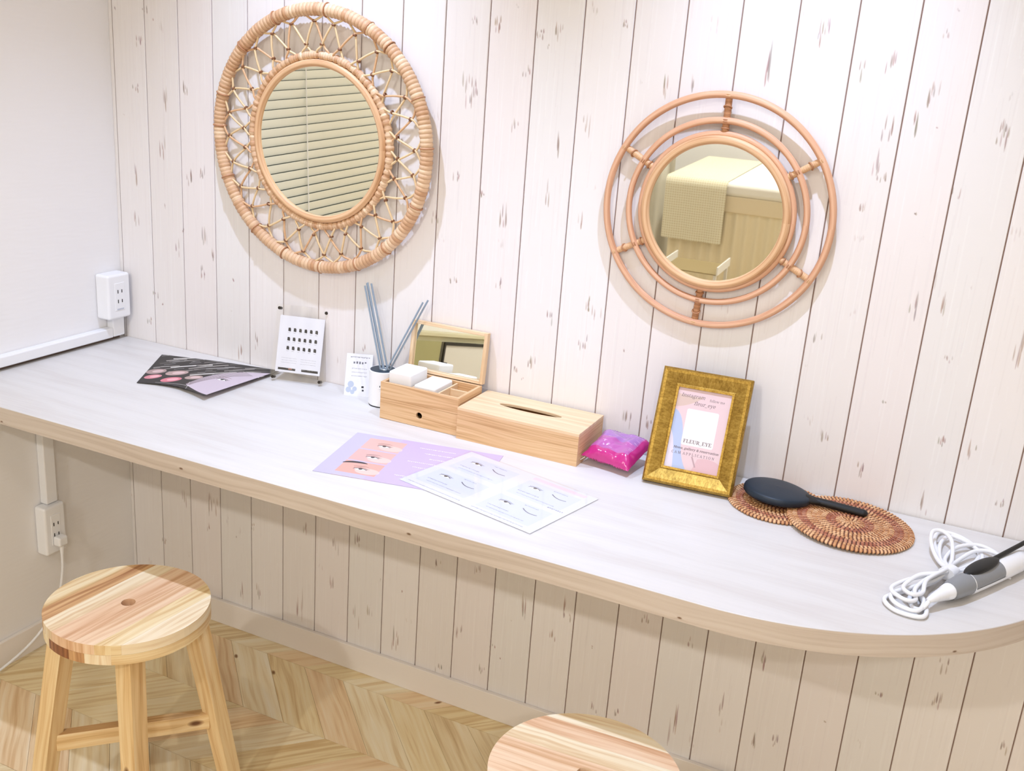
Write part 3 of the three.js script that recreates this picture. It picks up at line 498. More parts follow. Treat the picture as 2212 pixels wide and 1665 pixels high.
// ================================================================ PINK SACHET
{
  const n = 36, L = 0.102, W = 0.1, pos = [], uv = [], idx = [];
  for (let s = 0; s < 2; s++) for (let i = 0; i <= n; i++) for (let j = 0; j <= n; j++) {
    const u = i / n * 2 - 1, v = j / n * 2 - 1, edge = Math.max(0, 1 - Math.pow(Math.abs(u), 4)) * Math.max(0, 1 - Math.pow(Math.abs(v), 4));
    const t = 0.017 * Math.pow(edge, 0.55) * (1 + 0.25 * noise2(u * 1.1 + 3, v * 1.1) + 0.03 * noise2(u * 3, v * 3 + 8));
    const pinch = 1 - 0.05 * (1 - u * u) * v * v - 0.04 * (1 - v * v) * u * u, crimp = (Math.abs(v) > 0.86 ? 0.0012 * Math.sin(u * 60) : 0) + 0.0012 * noise2(u * 2, v * 2 + 2);
    pos.push(u * L / 2 * pinch, (s ? t * 1.2 : -t * 0.6) + crimp + (s ? 0.0004 : 0), v * W / 2 * pinch); uv.push(i / n, j / n);
  }
  const o = (n + 1) * (n + 1), w = n + 1;
  for (let i = 0; i < n; i++) for (let j = 0; j < n; j++) { const q = i * w + j; idx.push(q, q + w, q + 1, q + 1, q + w, q + w + 1); const r = q + o; idx.push(r, r + 1, r + w, r + 1, r + w + 1, r + w); }
  const edge = []; for (let i = 0; i < n; i++) edge.push([i * w, (i + 1) * w]); for (let j = 0; j < n; j++) edge.push([n * w + j, n * w + j + 1]); for (let i = n; i > 0; i--) edge.push([i * w + n, (i - 1) * w + n]); for (let j = n; j > 0; j--) edge.push([j, j - 1]);
  for (const [a, b] of edge) idx.push(a, a + o, b, b, a + o, b + o);
  const g = new THREE.BufferGeometry(); g.setAttribute('position', new THREE.Float32BufferAttribute(pos, 3)); g.setAttribute('uv', new THREE.Float32BufferAttribute(uv, 2)); g.setIndex(idx); g.computeVertexNormals();
  const tex = canvasTex(256, 256, (c) => { c.fillStyle = '#c766b4'; c.fillRect(0, 0, 256, 256); c.fillStyle = '#d22a8a'; c.fillRect(0, 200, 256, 56); c.fillRect(226, 0, 30, 256); c.fillStyle = '#b57ac4'; c.fillRect(14, 14, 206, 100); c.fillStyle = 'rgba(255,210,240,0.5)'; for (let i = 0; i < 26; i++) c.fillRect(rr(20, 220), rr(20, 180), rr(4, 26), 3); });
  tex.flipY = true;
  const p = thing('sachet', 'shiny pink plastic sachet propped between the tissue box and the gold frame', 'sachet', [1.3405, HC + 0.029, 0.0835], -8 * D2R);
  p.rotation.set(15 * D2R, -10 * D2R, -2 * D2R, 'YXZ');
  const uvA = g.attributes.uv; for (let i = 0; i < uvA.count; i++) uvA.setY(i, 1 - uvA.getY(i));
  part(p, 'pouch', g, phys({ map: tex, roughness: 0.22, clearcoat: 0.7, clearcoatRoughness: 0.12, transmission: 0.15, thickness: 0 }));
  part(p, 'pull_thread', tube([[-0.045, -0.004, 0.046], [-0.054, -0.012, 0.052], [-0.06, -0.02, 0.052]], 0.0008, 12, 6), M.whiteMatte);
}

// ================================================================ GOLD PHOTO FRAME
{
  const Wd = 0.166, Ht = 0.2165, B = 0.0335, f = thing('photo_frame', 'antique gold photo frame leaning near the wall with a printed pink card', 'photo frame', [1.4925, HC, 0.1205], 4 * D2R);
  f.rotation.set(-23.5 * D2R, 4 * D2R, 0, 'YXZ');
  const goldTex = dataTex(256, 256, (u, v) => { const s = noise2(u * 24, v * 24) * 0.4 + noise2(u * 60, v * 60) * 0.35 + noise2(u * 7, v * 7) * 0.35; return mix3(hex(0xa9863a), s > 0 ? hex(0xcbab58) : hex(0x76581f), clamp(Math.abs(s) * 0.9)); });
  goldTex.repeat.set(8, 8);
  M.gold = std({ map: goldTex, metalness: 0.75, roughness: 0.45 });
  const side = (len) => { // moulding section: sloping face, outer ridge, inner lip; mitred ends
    const sec = [[0, 0], [0, 0.014], [0.004, 0.0185], [0.009, 0.0175], [B - 0.006, 0.0085], [B - 0.004, 0.0098], [B, 0.0092], [B, 0]], pos = [], idx = [], n = sec.length;
    for (const [d, z] of sec) { pos.push(-len / 2 + d, d, z, len / 2 - d, d, z); }
    for (let i = 0; i < n; i++) { const a = 2 * i, b = 2 * ((i + 1) % n); idx.push(a, a + 1, b, a + 1, b + 1, b); }
    let g = new THREE.BufferGeometry(); g.setAttribute('position', new THREE.Float32BufferAttribute(pos, 3)); g.setIndex(idx); g = g.toNonIndexed(); g.computeVertexNormals();
    const nn = g.attributes.normal; for (let i = 0; i < nn.count; i++) nn.setXYZ(i, -nn.getX(i), -nn.getY(i), -nn.getZ(i));
    const p = g.attributes.position; for (let i = 0; i < p.count; i += 3) { const t = [p.getX(i + 1), p.getY(i + 1), p.getZ(i + 1)]; p.setXYZ(i + 1, p.getX(i + 2), p.getY(i + 2), p.getZ(i + 2)); p.setXYZ(i + 2, ...t); }
    return setUV(g, (q) => [q.x, q.y + q.z]);
  };
  part(f, 'frame_side', side(Wd), M.gold); part(f, 'frame_side', side(Wd).rotateZ(Math.PI).translate(0, Ht, 0), M.gold);
  part(f, 'frame_side', side(Ht).rotateZ(-Math.PI / 2).translate(-Wd / 2, Ht / 2, 0), M.gold); part(f, 'frame_side', side(Ht).rotateZ(Math.PI / 2).translate(Wd / 2, Ht / 2, 0), M.gold);
  const pw = Wd - 2 * B + 0.002, ph = Ht - 2 * B + 0.002;
  const tex = canvasTex(512, 760, (c, w, h) => {
    c.fillStyle = '#dfc3c5'; c.fillRect(0, 0, w, h);
    c.fillStyle = '#d3b8ac'; c.beginPath(); c.moveTo(0, 60); c.quadraticCurveTo(160, 90, 260, 60); c.quadraticCurveTo(140, 170, 0, 190); c.fill();
    c.fillStyle = '#b3bedb'; c.beginPath(); c.moveTo(0, 210); c.quadraticCurveTo(90, 230, 120, 430); c.quadraticCurveTo(110, 620, 210, 760); c.lineTo(0, 760); c.fill();
    c.fillStyle = '#ddd2dc'; c.beginPath(); c.moveTo(0, 400); c.quadraticCurveTo(60, 480, 80, 760); c.lineTo(0, 760); c.fill();
    c.fillStyle = '#d9b2b5'; c.beginPath(); c.moveTo(300, 640); c.quadraticCurveTo(420, 600, 512, 660); c.lineTo(512, 760); c.lineTo(260, 760); c.fill();
    c.fillStyle = '#b99a9c'; c.save(); c.translate(268, 672); c.rotate(-0.45); c.fillRect(-7, -52, 14, 104); c.restore();
    c.fillStyle = '#6b5a5c'; c.textAlign = 'center'; c.font = 'italic 46px serif'; c.fillText('Instagram', 150, 86); c.font = '30px serif'; c.fillText('follow me', 380, 96); c.font = 'italic 46px serif'; c.fillText('fleur_eye', 270, 150);
    c.fillStyle = '#e9e4e4'; c.beginPath(); c.roundRect(120, 190, 300, 340, 18); c.fill();
    c.fillStyle = '#7a6664'; c.font = 'bold 46px serif'; c.fillText('FLEUR_EYE', 270, 508);
    c.fillStyle = '#5d4d50'; c.font = 'italic bold 30px serif'; c.fillText('Menu, gallery & reservation', 270, 572); c.font = '32px serif'; c.fillText('C A M  A P P L I C A T I O N \u2665', 262, 620);
  });
  part(f, 'print', box(pw, ph, 0.002, 0, Ht / 2, 0.004), std({ map: tex, roughness: 0.6 }));
  part(f, 'backing_board', box(Wd - 0.012, Ht - 0.012, 0.003, 0, Ht / 2, 0.0014), std({ color: 0x2a211a, roughness: 0.8 }));
  part(f, 'easel_strut', box(0.045, 0.14, 0.003, 0, -0.07, 0).rotateX(33 * D2R).translate(0, 0.16, -0.0005), std({ color: 0x2a211a, roughness: 0.8 }));
}

// ================================================================ COASTERS, BRUSH
const coilTex = (a, b, gap, seed) => dataTex(512, 4, (u) => { const k = Math.floor(u * 24), f = Math.abs(((u * 24) % 1) - 0.5) * 2; const c = mix3(hex(a), hex(b), clamp(0.5 + 0.6 * noise2(k * 1.9 + seed, seed))); return mix3(c, hex(gap), clamp((f - 0.5) * 2.6)); });
M.coil = std({ map: coilTex(0xe6b888, 0xc48856, 0x5e2f1a, 21), roughness: 0.6 });
M.coilRed = std({ map: coilTex(0xcf9470, 0xa0583a, 0x4f2415, 25), roughness: 0.6 });
function coaster(label, x, y, z, R, tiltX, tiltZ) {
  const c = thing('rattan_coaster', label, 'coaster', [x, y, z]); c.rotation.set(tiltX, 0, tiltZ);
  const n = 13; for (let k = 0; k < n; k++) {
    const r = R * (k + 0.5) / n, g = wrapTorus(r, R / n * 0.62, Math.max(8, Math.round(6.283 * r / 0.0068)), 0.5, 6, 6, 0.1, 24); g.rotateX(-Math.PI / 2); g.rotateY(rr(0, 6)); g.scale(1, 0.75, 1); g.translate(0, 0.0033, 0);
    part(c, 'woven_coil', g, (k % 6 === 3 || k % 6 === 4) ? M.coilRed : M.coil);
  }
  return c;
}
coaster('round woven rattan coaster tucked under the black hairbrush head', 1.654, HC + 0.0003, 0.0935, 0.089, 0, 0);
coaster('larger round woven rattan coaster lying partly on the other coaster', 1.782, HC + 0.0035, 0.1185, 0.106, 0, -1.6 * D2R);
{
  const b = thing('hair_brush', 'black oval paddle hairbrush lying face down across the rattan coasters', 'hairbrush', [1.648, HC + 0.0102, 0.1], 0);
  b.rotation.set(0, 8 * D2R, -3.5 * D2R, 'YXZ');
  const n = 64, sec = 14, pos = [], idx = []; // head: oval plate with domed back
  const out = (a) => { const c = Math.cos(a), s = Math.sin(a); return [0.058 * c * (c > 0 ? 1 + 0.06 * c : 1), 0.05 * s * (c > 0 ? 1 - 0.12 * c * c : 1)]; };
  const ringP = [[0.6, 0.006], [0.95, 0.008], [1, 0.011], [1.0, 0.016], [0.985, 0.0195], [0.94, 0.0218], [0.8, 0.0238], [0.5, 0.0256], [0.01, 0.0265]];
  ringP.forEach(([k, y]) => { for (let i = 0; i < n; i++) { const [x, z] = out(i / n * Math.PI * 2); pos.push(x * k, y, z * k); } });
  for (let q = 0; q < ringP.length - 1; q++) for (let i = 0; i < n; i++) { const a = q * n + i, e = q * n + (i + 1) % n; idx.push(a, a + n, e, e, a + n, e + n); }
  const g = new THREE.BufferGeometry(); g.setAttribute('position', new THREE.Float32BufferAttribute(pos, 3)); g.setIndex(idx); g.computeVertexNormals();
  part(b, 'head', g, std({ color: 0x0c2030, roughness: 0.45 }));
  part(b, 'handle', tube([[0.05, 0.016, 0], [0.066, 0.0165, 0], [0.09, 0.0165, 0], [0.12, 0.0155, 0], [0.144, 0.0145, 0], [0.15, 0.014, 0]], 0.0088, 40, 12).scale(1, 0.75, 1).translate(0, 0.0035, 0), M.black);
  part(b, 'handle_cap', new THREE.SphereGeometry(0.0085, 16, 12).scale(1.1, 0.8, 1).translate(0.15, 0.0142, 0), M.black);
  part(b, 'neck', (() => { const q = new THREE.CylinderGeometry(0.008, 0.018, 0.03, 20); q.rotateZ(-Math.PI / 2); q.scale(1, 0.42, 1); q.translate(0.065, 0.0165, 0); return q; })(), M.black);
  part(b, 'cushion', new THREE.CylinderGeometry(0.036, 0.033, 0.006, 32).scale(1.15, 1, 1).translate(-0.004, 0.0045, 0), std({ color: 0x0c0c0d, roughness: 0.8 }));
}

// ================================================================ CURLING WAND
let ironGroup;
{
  const A = V(1.927, 0, 0.357), dir = V(0.105, 0, -0.1945).normalize(), ang = Math.atan2(-dir.z, dir.x);
  const w = ironGroup = thing('curling_iron', 'white and grey curling iron with looped white flex at the rounded counter end', 'curling iron', [A.x, HC + 0.0185, A.z]); w.rotation.y = ang;
  const lathe = (prof, seg = 40) => { const g = new THREE.LatheGeometry(prof.map((p) => new THREE.Vector2(p[1], p[0])), seg); g.rotateZ(-Math.PI / 2); return g; }; // profile of [along, radius]
  part(w, 'cord_guard', lathe([[-0.004, 0], [-0.004, 0.004], [0.006, 0.0055], [0.012, 0.0072], [0.015, 0.006], [0.019, 0.0082], [0.022, 0.007], [0.026, 0.0092], [0.029, 0.008], [0.033, 0.0102], [0.036, 0.009], [0.04, 0.0115], [0.052, 0.0132], [0.066, 0.0145]]), M.white);
  part(w, 'grip', lathe([[0.05, 0.0136], [0.062, 0.0158], [0.1, 0.0176], [0.14, 0.018], [0.17, 0.0178], [0.19, 0.017]]), std({ color: 0x8b8d90, roughness: 0.45 }));
  part(w, 'body', lathe([[0.18, 0.0165], [0.186, 0.0182], [0.2, 0.0184], [0.245, 0.0175], [0.26, 0.0155], [0.262, 0]]), M.white);
  part(w, 'lower_shell', (() => { const g = new THREE.LatheGeometry([[0.098, 0.0172], [0.1, 0.0182], [0.14, 0.0186], [0.186, 0.0184], [0.187, 0.017]].map((p) => new THREE.Vector2(p[1], p[0])), 30, 0.12, Math.PI - 0.24); g.rotateZ(-Math.PI / 2); return g; })(), std({ color: 0xf4f4f6, roughness: 0.38, side: THREE.DoubleSide }));
  part(w, 'collar', new THREE.TorusGeometry(0.0168, 0.0011, 8, 36).rotateY(Math.PI / 2).translate(0.098, 0, 0), std({ color: 0xf4f6fa, roughness: 0.15, metalness: 0.5 }));
  const pad = new THREE.SphereGeometry(1, 28, 16); pad.scale(0.046, 0.006, 0.013); pad.rotateZ(3 * D2R); pad.translate(0.138, 0.0185, -0.002); part(w, 'thumb_pad', pad, M.black);
  part(w, 'clamp_arm', (() => { const g = rod(V(0.17, 0.0195, -0.004), V(0.29, 0.026, -0.006), 0.004, 0.0036, 12); return g; })(), M.black);
  part(w, 'barrel', rod(V(0.258, 0, 0), V(0.375, 0, 0), 0.0125, 0.0125, 32), std({ color: 0xc9ccd0, metalness: 0.9, roughness: 0.25 }));
  part(w, 'barrel_tip', new THREE.SphereGeometry(0.0125, 24, 12).scale(0.7, 1, 1).translate(0.375, 0, 0), M.black);
  for (const z of [-0.009, 0.009]) part(w, 'rest_foot', rod(V(0.215, -0.016, z), V(0.215, -0.0182, z), 0.003, 0.003, 8), M.white);
}
{ // its gathered flex, tied in the middle
  const Y = HC + 0.0038, c = new THREE.Group(); c.name = 'gathered_flex';
  const loop = (pts, i) => part(c, 'flex_loop', tube(pts.map(([x, z, y = 0]) => V(x, Y + y, z)), 0.0034, 70, 8), M.white);
  const K = [1.948, 0.232]; // the tie
  loop([[1.927, 0.357, 0.013], [1.918, 0.372, 0.004], [1.907, 0.366, 0], [1.9, 0.34, 0], [1.905, 0.305, 0.001], [1.918, 0.272, 0.004], [1.934, 0.247, 0.008], [K[0], K[1], 0.01]]);
  const lobes = [[[1.925, 0.28], [1.893, 0.32], [1.866, 0.362], [1.884, 0.392], [1.92, 0.392], [1.925, 0.36], [1.912, 0.31], [1.93, 0.265]], [[1.93, 0.275], [1.902, 0.31], [1.874, 0.35], [1.884, 0.382], [1.912, 0.386], [1.92, 0.352], [1.91, 0.312], [1.932, 0.262]], [[1.92, 0.27], [1.886, 0.312], [1.872, 0.344], [1.892, 0.372], [1.908, 0.36], [1.905, 0.325], [1.926, 0.268]], [[1.93, 0.268], [1.905, 0.29], [1.888, 0.335], [1.9, 0.36], [1.915, 0.34], [1.918, 0.3], [1.938, 0.255]]];
  lobes.forEach((l, i) => loop([[K[0] - 0.004, K[1] + 0.006 + i * 0.002, 0.008 + i * 0.002], ...l.map(([x, z], j) => [x, z, (j > 0 && j < l.length - 1 ? 0.001 : 0.005) + i * 0.0055 * (j % 2 ? 1 : 0.8)]), [K[0] - 0.002, K[1] + 0.002, 0.006 + i * 0.003]]));
  const fans = [[[1.935, 0.18], [1.92, 0.11], [1.925, 0.06], [1.95, 0.055], [1.975, 0.075], [1.99, 0.11], [1.985, 0.15], [1.968, 0.19]], [[1.932, 0.17], [1.93, 0.11], [1.945, 0.075], [1.975, 0.09], [1.995, 0.13], [1.98, 0.18]], [[1.94, 0.17], [1.955, 0.12], [1.985, 0.095], [2.012, 0.11], [2.02, 0.135], [2.0, 0.17], [1.975, 0.2]], [[1.955, 0.18], [1.98, 0.13], [2.005, 0.12], [2.026, 0.14], [2.015, 0.17], [1.985, 0.21]], [[1.965, 0.2], [1.99, 0.17], [2.01, 0.16], [2.016, 0.185], [1.995, 0.22], [1.97, 0.235]], [[1.93, 0.19], [1.915, 0.15], [1.914, 0.11], [1.93, 0.1], [1.945, 0.12], [1.95, 0.17]], [[1.965, 0.215], [1.995, 0.2], [2.006, 0.215], [1.985, 0.24], [1.965, 0.245]]];
  fans.forEach((l, i) => loop([[K[0] - 0.003 + i * 0.001, K[1] - 0.004, 0.006 + (i % 4) * 0.003], ...l.map(([x, z], j) => [x, z, 0.001 + (i * 0.004) * Math.sin(Math.PI * (j + 0.5) / l.length)]), [K[0] + 0.003 - i * 0.001, K[1] - 0.002, 0.004 + (i % 3) * 0.004]]));
  part(c, 'tie', (() => { const g = new THREE.CylinderGeometry(0.0105, 0.0105, 0.02, 20, 1); g.rotateX(Math.PI / 2); g.rotateY(-0.35); g.scale(1.25, 0.95, 1); g.translate(K[0], Y + 0.009, K[1]); return g; })(), M.white);
  ironGroup.updateMatrixWorld(true); ironGroup.attach(c);
}

// ================================================================ STOOLS
{
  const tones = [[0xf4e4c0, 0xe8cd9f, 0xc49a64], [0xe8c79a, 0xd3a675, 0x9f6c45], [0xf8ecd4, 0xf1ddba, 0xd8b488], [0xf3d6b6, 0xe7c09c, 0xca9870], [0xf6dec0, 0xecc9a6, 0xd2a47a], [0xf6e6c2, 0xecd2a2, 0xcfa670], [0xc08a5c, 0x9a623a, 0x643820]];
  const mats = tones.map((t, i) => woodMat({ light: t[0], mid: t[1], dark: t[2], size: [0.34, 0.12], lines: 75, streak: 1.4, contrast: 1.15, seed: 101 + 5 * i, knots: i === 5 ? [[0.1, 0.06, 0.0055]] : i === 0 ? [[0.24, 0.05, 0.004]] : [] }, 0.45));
  const legMats = [woodMat({ light: 0xf0d8ac, mid: 0xe0bd88, dark: 0xb48653, size: [0.5, 0.08], lines: 80, streak: 1, contrast: 1.1, seed: 140, knots: [[0.24, 0.04, 0.006]], res: [512, 128] }, 0.45), woodMat({ light: 0xf6e2bc, mid: 0xecce9c, dark: 0xcb9d66, size: [0.5, 0.08], lines: 70, streak: 1, contrast: 0.9, seed: 150, res: [512, 128] }, 0.45)];
  function stool(label, x, z, rot, order) {
    const R = 0.1425, H = 0.47, T = 0.0185, s = thing('wooden_stool', label, 'stool', [x, 0, z]);
    const seat = new THREE.Group(); seat.name = 'seat'; seat.position.y = H; seat.rotation.y = rot; s.add(seat);
    const layer = (cuts, y, names, ord, hole) => {
      for (let i = 0; i < cuts.length - 1; i++) {
        const a = cuts[i] + 0.0001, b = cuts[i + 1] - 0.0001, pts = [], n = 20, ya = Math.max(-R, a), yb = Math.min(R, b);
        for (let k = 0; k <= n; k++) { const v = ya + (yb - ya) * k / n; pts.push([Math.sqrt(Math.max(0, R * R - v * v)), v]); }
        for (let k = n; k >= 0; k--) { const v = ya + (yb - ya) * k / n; pts.push([-Math.sqrt(Math.max(0, R * R - v * v)), v]); }
        const sh = poly(pts.filter((p, k) => !k || Math.hypot(p[0] - pts[k - 1][0], p[1] - pts[k - 1][1]) > 1e-5));
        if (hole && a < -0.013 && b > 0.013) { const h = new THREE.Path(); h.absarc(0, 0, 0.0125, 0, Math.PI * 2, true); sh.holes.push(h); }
        const g = new THREE.ExtrudeGeometry(sh, { depth: T, bevelEnabled: false, curveSegments: 24 }); g.rotateX(-Math.PI / 2); g.translate(0, y - T, 0);
        part(seat, names, grainUV(g, 0, [i * 0.09 + ord[i] * 0.03, i * 0.05]), mats[ord[i]]);
      }
    };
    layer([-R, -0.098, -0.062, -0.026, 0.028, 0.066, 0.102, R], 0, 'seat_plank', order, true);
    layer([-R, -0.085, -0.045, -0.015, 0.04, 0.08, 0.112, R], -T - 0.0003, 'under_plank', order.map((k, i) => (i === 3 ? 6 : (k + 3) % 6)), false);  // dark plank tone, seen on the rim, also puts shade into the seat hole
    for (let k = 0; k < 4; k++) {
      const a = (45 + 90 * k) * D2R, u = V(Math.cos(a), 0, Math.sin(a)), topP = u.clone().multiplyScalar(0.11).setY(H - 2 * T - 0.001), foot = u.clone().multiplyScalar(0.181), q = 0.0165;
      const pos = [], uv = [], idx = [];  // square splayed leg, slightly tapered, with its side faces turned to the seat centre
      const t1 = V(-u.z, 0, u.x);
      for (const [c, w] of [[topP, q * 1.05], [foot, q * 0.92]]) for (const [i, j] of [[-1, -1], [1, -1], [1, 1], [-1, 1]]) { const e = 0.7071; const pp = c.clone().addScaledVector(u, (i * e - j * e) * w).addScaledVector(t1, (i * e + j * e) * w); pos.push(pp.x, pp.y, pp.z); }
      const faces = [[0, 1, 5, 4], [1, 2, 6, 5], [2, 3, 7, 6], [3, 0, 4, 7], [3, 2, 1, 0], [4, 5, 6, 7]], P = [], U = [], I = [];
      faces.forEach((f, fi) => { const b = P.length / 3; f.forEach((v, vi) => { P.push(pos[3 * v], pos[3 * v + 1], pos[3 * v + 2]); U.push(0.46 - pos[3 * v + 1] + k * 0.13, 0.02 * fi + (vi === 1 || vi === 2 ? 0.033 : 0) + k * 0.015); }); I.push(b, b + 1, b + 2, b, b + 2, b + 3); });
      const g = new THREE.BufferGeometry(); g.setAttribute('position', new THREE.Float32BufferAttribute(P, 3)); g.setAttribute('uv', new THREE.Float32BufferAttribute(U, 2)); g.setIndex(I); g.computeVertexNormals();
      part(s, 'leg', g, legMats[k % 2]);
    }
    for (const [a, y] of [[135, 0.2], [45, 0.165]]) { const g = grainUV(rbox(0.27, 0.034, 0.02, 0.0015, 0, y, 0), 0, [a * 0.01, 0]); g.rotateY(-a * D2R); part(s, 'stretcher', g, legMats[0]); }
    return s;
  }
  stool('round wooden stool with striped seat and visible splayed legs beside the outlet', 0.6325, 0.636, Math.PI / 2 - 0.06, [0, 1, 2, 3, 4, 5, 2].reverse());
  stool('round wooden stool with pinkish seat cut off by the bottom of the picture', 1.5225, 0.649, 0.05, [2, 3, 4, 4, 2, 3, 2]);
}

// ================================================================ BEHIND THE CAMERA: what the mirrors show
{ // venetian blind over the side window
  const y0 = 0.62, y1 = 1.78, z0 = 0.46, z1 = 1.32, zc = (z0 + z1) / 2;
  const w = structure('window_1', box(0.004, y1 - y0 - 0.04, z1 - z0 - 0.04, 0.003, (y0 + y1) / 2, zc), std({ color: 0x5f6a63, roughness: 0.3 }), 'side window behind the closed blind');
  const b = thing('venetian_blind', 'closed cream venetian blind on the side wall seen in the rattan mirror', 'blind', [0.03, 0, zc]);
  part(b, 'head_rail', box(0.03, 0.03, z1 - z0, 0, y1, 0), M.white);
  const slat = rbox(0.0008, 0.0252, z1 - z0, 0.0003); const sm = std({ color: 0xfbfbf0, roughness: 0.5 });
  slat.rotateZ(-16 * D2R);
  for (let i = 0; i < 44; i++) { const m = part(b, 'slat', slat, sm); m.position.y = y1 - 0.028 - i * 0.0252; }
  part(b, 'bottom_rail', box(0.014, 0.012, z1 - z0, 0, y0 + 0.01, 0), M.white);
  for (const z of [0.7 - zc, 1.16 - zc]) part(b, 'ladder_cord', box(0.001, y1 - y0 - 0.02, 0.004, 0.006, (y0 + y1) / 2, z), M.whiteMatte);
}
{ // low cabinet with an olive and a pale framed door along the side wall, seen in the lid mirror
  const p = thing('low_cabinet', 'low cabinet with olive and pale framed doors seen in the vanity box mirror', 'cabinet', [0, 0, 1.845]);
  part(p, 'body', box(0.05, 0.785, 1.0, 0.026, 0.3925, 0), std({ color: 0xcfc9a8, roughness: 0.7 }));
  part(p, 'cabinet_top', rbox(0.062, 0.014, 1.01, 0.002, 0.032, 0.792, 0), std({ color: 0xd8d3b6, roughness: 0.6 }));
  part(p, 'door', box(0.012, 0.745, 0.32, 0.058, 0.3925, -0.335), std({ color: 0xa9a678, roughness: 0.6 }), 'olive door');
  const d = part(p, 'door', box(0.012, 0.745, 0.64, 0.058, 0.3925, 0.165), std({ color: 0xe3e1df, roughness: 0.35 }), 'pale door with dark frame');
  for (const s of [-1, 1]) { part(d, 'frame_post', box(0.016, 0.745, 0.013, 0.062, 0.3925, 0.165 + s * 0.3135), M.dark); part(d, 'frame_rail', box(0.016, 0.012, 0.614, 0.062, s > 0 ? 0.759 : 0.026, 0.165), M.dark); }
  part(d, 'latch', box(0.02, 0.05, 0.024, 0.066, 0.66, 0.165 - 0.3), M.dark);
}
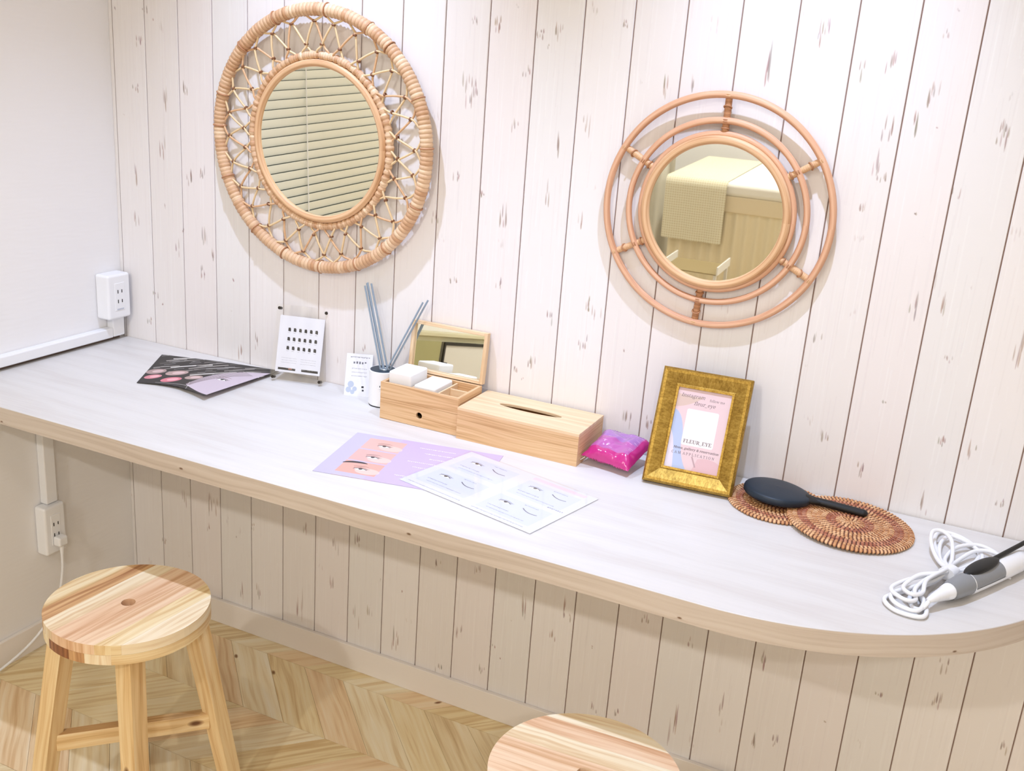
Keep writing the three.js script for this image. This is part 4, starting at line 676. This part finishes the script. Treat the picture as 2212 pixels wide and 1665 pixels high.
{ // treatment bed with pleated skirt, towel
  const z0 = 2.8, z1 = 3.52, x0 = 0.52, x1 = 2.3, top = 0.78;
  const b = thing('treatment_bed', 'white topped treatment bed with beige pleated skirt seen in the cane mirror', 'bed', [0, 0, 0]);
  part(b, 'mattress', rbox(x1 - x0, 0.06, z1 - z0, 0.02, (x0 + x1) / 2, top - 0.03, (z0 + z1) / 2, 3), std({ color: 0xf7f5f0, roughness: 0.8 }));
  const bm = std({ color: 0xeee0c4, roughness: 0.85 });
  part(b, 'side_band', rbox(x1 - x0 - 0.004, 0.075, z1 - z0 - 0.01, 0.006, (x0 + x1) / 2, top - 0.0585 - 0.037, (z0 + z1) / 2 - 0.001), bm);
  const pos = [], idx = [], n = 400; // pleated skirt round the front
  for (let i = 0; i <= n; i++) { const x = x0 + 0.01 + (x1 - x0 - 0.02) * i / n, wv = 0.006 * Math.sin(x * 125) + 0.002 * Math.sin(x * 41); pos.push(x, top - 0.13, z0 + 0.012 + wv * 0.5, x, 0.02, z0 + 0.014 + wv * 1.6); if (i) { const a = 2 * (i - 1); idx.push(a, a + 1, a + 2, a + 1, a + 3, a + 2); } }
  const g = new THREE.BufferGeometry(); g.setAttribute('position', new THREE.Float32BufferAttribute(pos, 3)); g.setIndex(idx); g.computeVertexNormals(); part(b, 'pleated_skirt', g, std({ color: 0xf2e6ca, roughness: 0.9, side: THREE.DoubleSide }));
  for (const x of [x0 + 0.05, x1 - 0.05]) for (const z of [z0 + 0.08, z1 - 0.08]) part(b, 'leg', box(0.04, top - 0.14, 0.04, x, (top - 0.14) / 2, z), M.white);
  // waffle towel: lies over the bed and hangs down its front
  const prof = [[z1 - 0.03, top + 0.005]]; for (let i = 1; i <= 20; i++) prof.push([z1 - 0.03 - (z1 - z0 - 0.04) * i / 20, top + 0.005]); prof.push([z0 - 0.004, top - 0.004], [z0 - 0.01, top - 0.02]); for (let i = 1; i <= 22; i++) prof.push([z0 - 0.011, top - 0.02 - 0.26 * i / 22]);
  const tp = [], ti = [], tu = [], m = 30; let len = 0;
  prof.forEach(([z, y], i) => { if (i) len += Math.hypot(z - prof[i - 1][0], y - prof[i - 1][1]); for (let j = 0; j <= m; j++) { const x = 0.46 + 0.002 + (0.285) * j / m + (z < z0 ? 0.0 : 0) - (z - z0) * 0.1 * 0 ; const hang = y < top - 0.01 ? 0.006 * Math.sin(j / m * 9) * (top - y) / 0.28 : 0; tp.push(x + 0.04, y, z - Math.abs(hang)); tu.push(j / m * 0.285, len); } if (i) for (let j = 0; j < m; j++) { const a = (i - 1) * (m + 1) + j, c = i * (m + 1) + j; ti.push(a, a + 1, c, a + 1, c + 1, c); } });
  const tg = new THREE.BufferGeometry(); tg.setAttribute('position', new THREE.Float32BufferAttribute(tp, 3)); tg.setAttribute('uv', new THREE.Float32BufferAttribute(tu, 2)); tg.setIndex(ti); tg.computeVertexNormals();
  const waffle = dataTex(64, 64, (u, v) => { const k = 90 + 160 * (Math.abs(u - 0.5) > 0.36 || Math.abs(v - 0.5) > 0.36 ? 1 : 0); return [k, k, k]; }, false); waffle.repeat.set(90, 90);
  const wc = dataTex(64, 64, (u, v) => (Math.abs(u - 0.5) > 0.34 || Math.abs(v - 0.5) > 0.34 ? [250, 246, 228] : [228, 219, 188])); wc.repeat.set(90, 90);
  single('waffle_towel', tg, std({ map: wc, bumpMap: waffle, bumpScale: 0.002, roughness: 0.95, side: THREE.DoubleSide }), 'cream waffle towel hanging over the bed seen in the cane mirror', 'towel');
  single('storage_box', rbox(0.17, 0.2, 0.12, 0.004, 0.635, 0.1, 2.715), std({ color: 0xcbb88c, roughness: 0.8 }), 'tan box on the floor under the hanging towel', 'box');
  const t = thing('tool_trolley', 'white wheeled trolley in front of the bed seen in the cane mirror', 'trolley', [0.785, 0, 2.42]);
  for (const y of [0.14, 0.48]) { part(t, 'tray', box(0.228, 0.004, 0.2, 0, y, 0), std({ color: 0xa3916a, roughness: 0.8 })); for (const s of [-1, 1]) part(t, 'tray_rim', box(0.006, 0.035, 0.2, s * 0.117, y + 0.0155, 0), M.white); }
  for (const sx of [-1, 1]) for (const sz of [-1, 1]) { part(t, 'post', box(0.012, 0.446, 0.012, sx * 0.108, 0.257, sz * 0.09), M.white); part(t, 'caster', new THREE.CylinderGeometry(0.02, 0.02, 0.014, 16).rotateZ(Math.PI / 2).translate(sx * 0.108, 0.02, sz * 0.09), M.dark); }
  const cp = [], ci = []; for (let i = 0; i <= 160; i++) { const x = 0.06 + 0.4 * i / 160, z = 3.05 + 0.02 * Math.sin(x * 75); cp.push(x, 2.24, z, x, 0.03, z); if (i) { const a = 2 * (i - 1); ci.push(a, a + 1, a + 2, a + 1, a + 3, a + 2); } }
  const cg = new THREE.BufferGeometry(); cg.setAttribute('position', new THREE.Float32BufferAttribute(cp, 3)); cg.setIndex(ci); cg.computeVertexNormals();
  const cu = thing('partition_curtain', 'pale hanging curtain beside the bed seen at the edge of the cane mirror', 'curtain'); part(cu, 'cloth', cg, std({ color: 0xe6e2d6, roughness: 0.9, side: THREE.DoubleSide })); part(cu, 'rail', box(0.46, 0.016, 0.016, 0.25, 2.25, 3.05), M.white);
  for (const x of [0.06, 0.44]) part(cu, 'rail_bracket', box(0.012, 0.05, 0.012, x, 2.276, 3.05), M.white);
}

shade(scene);
renderer.render(scene, camera);
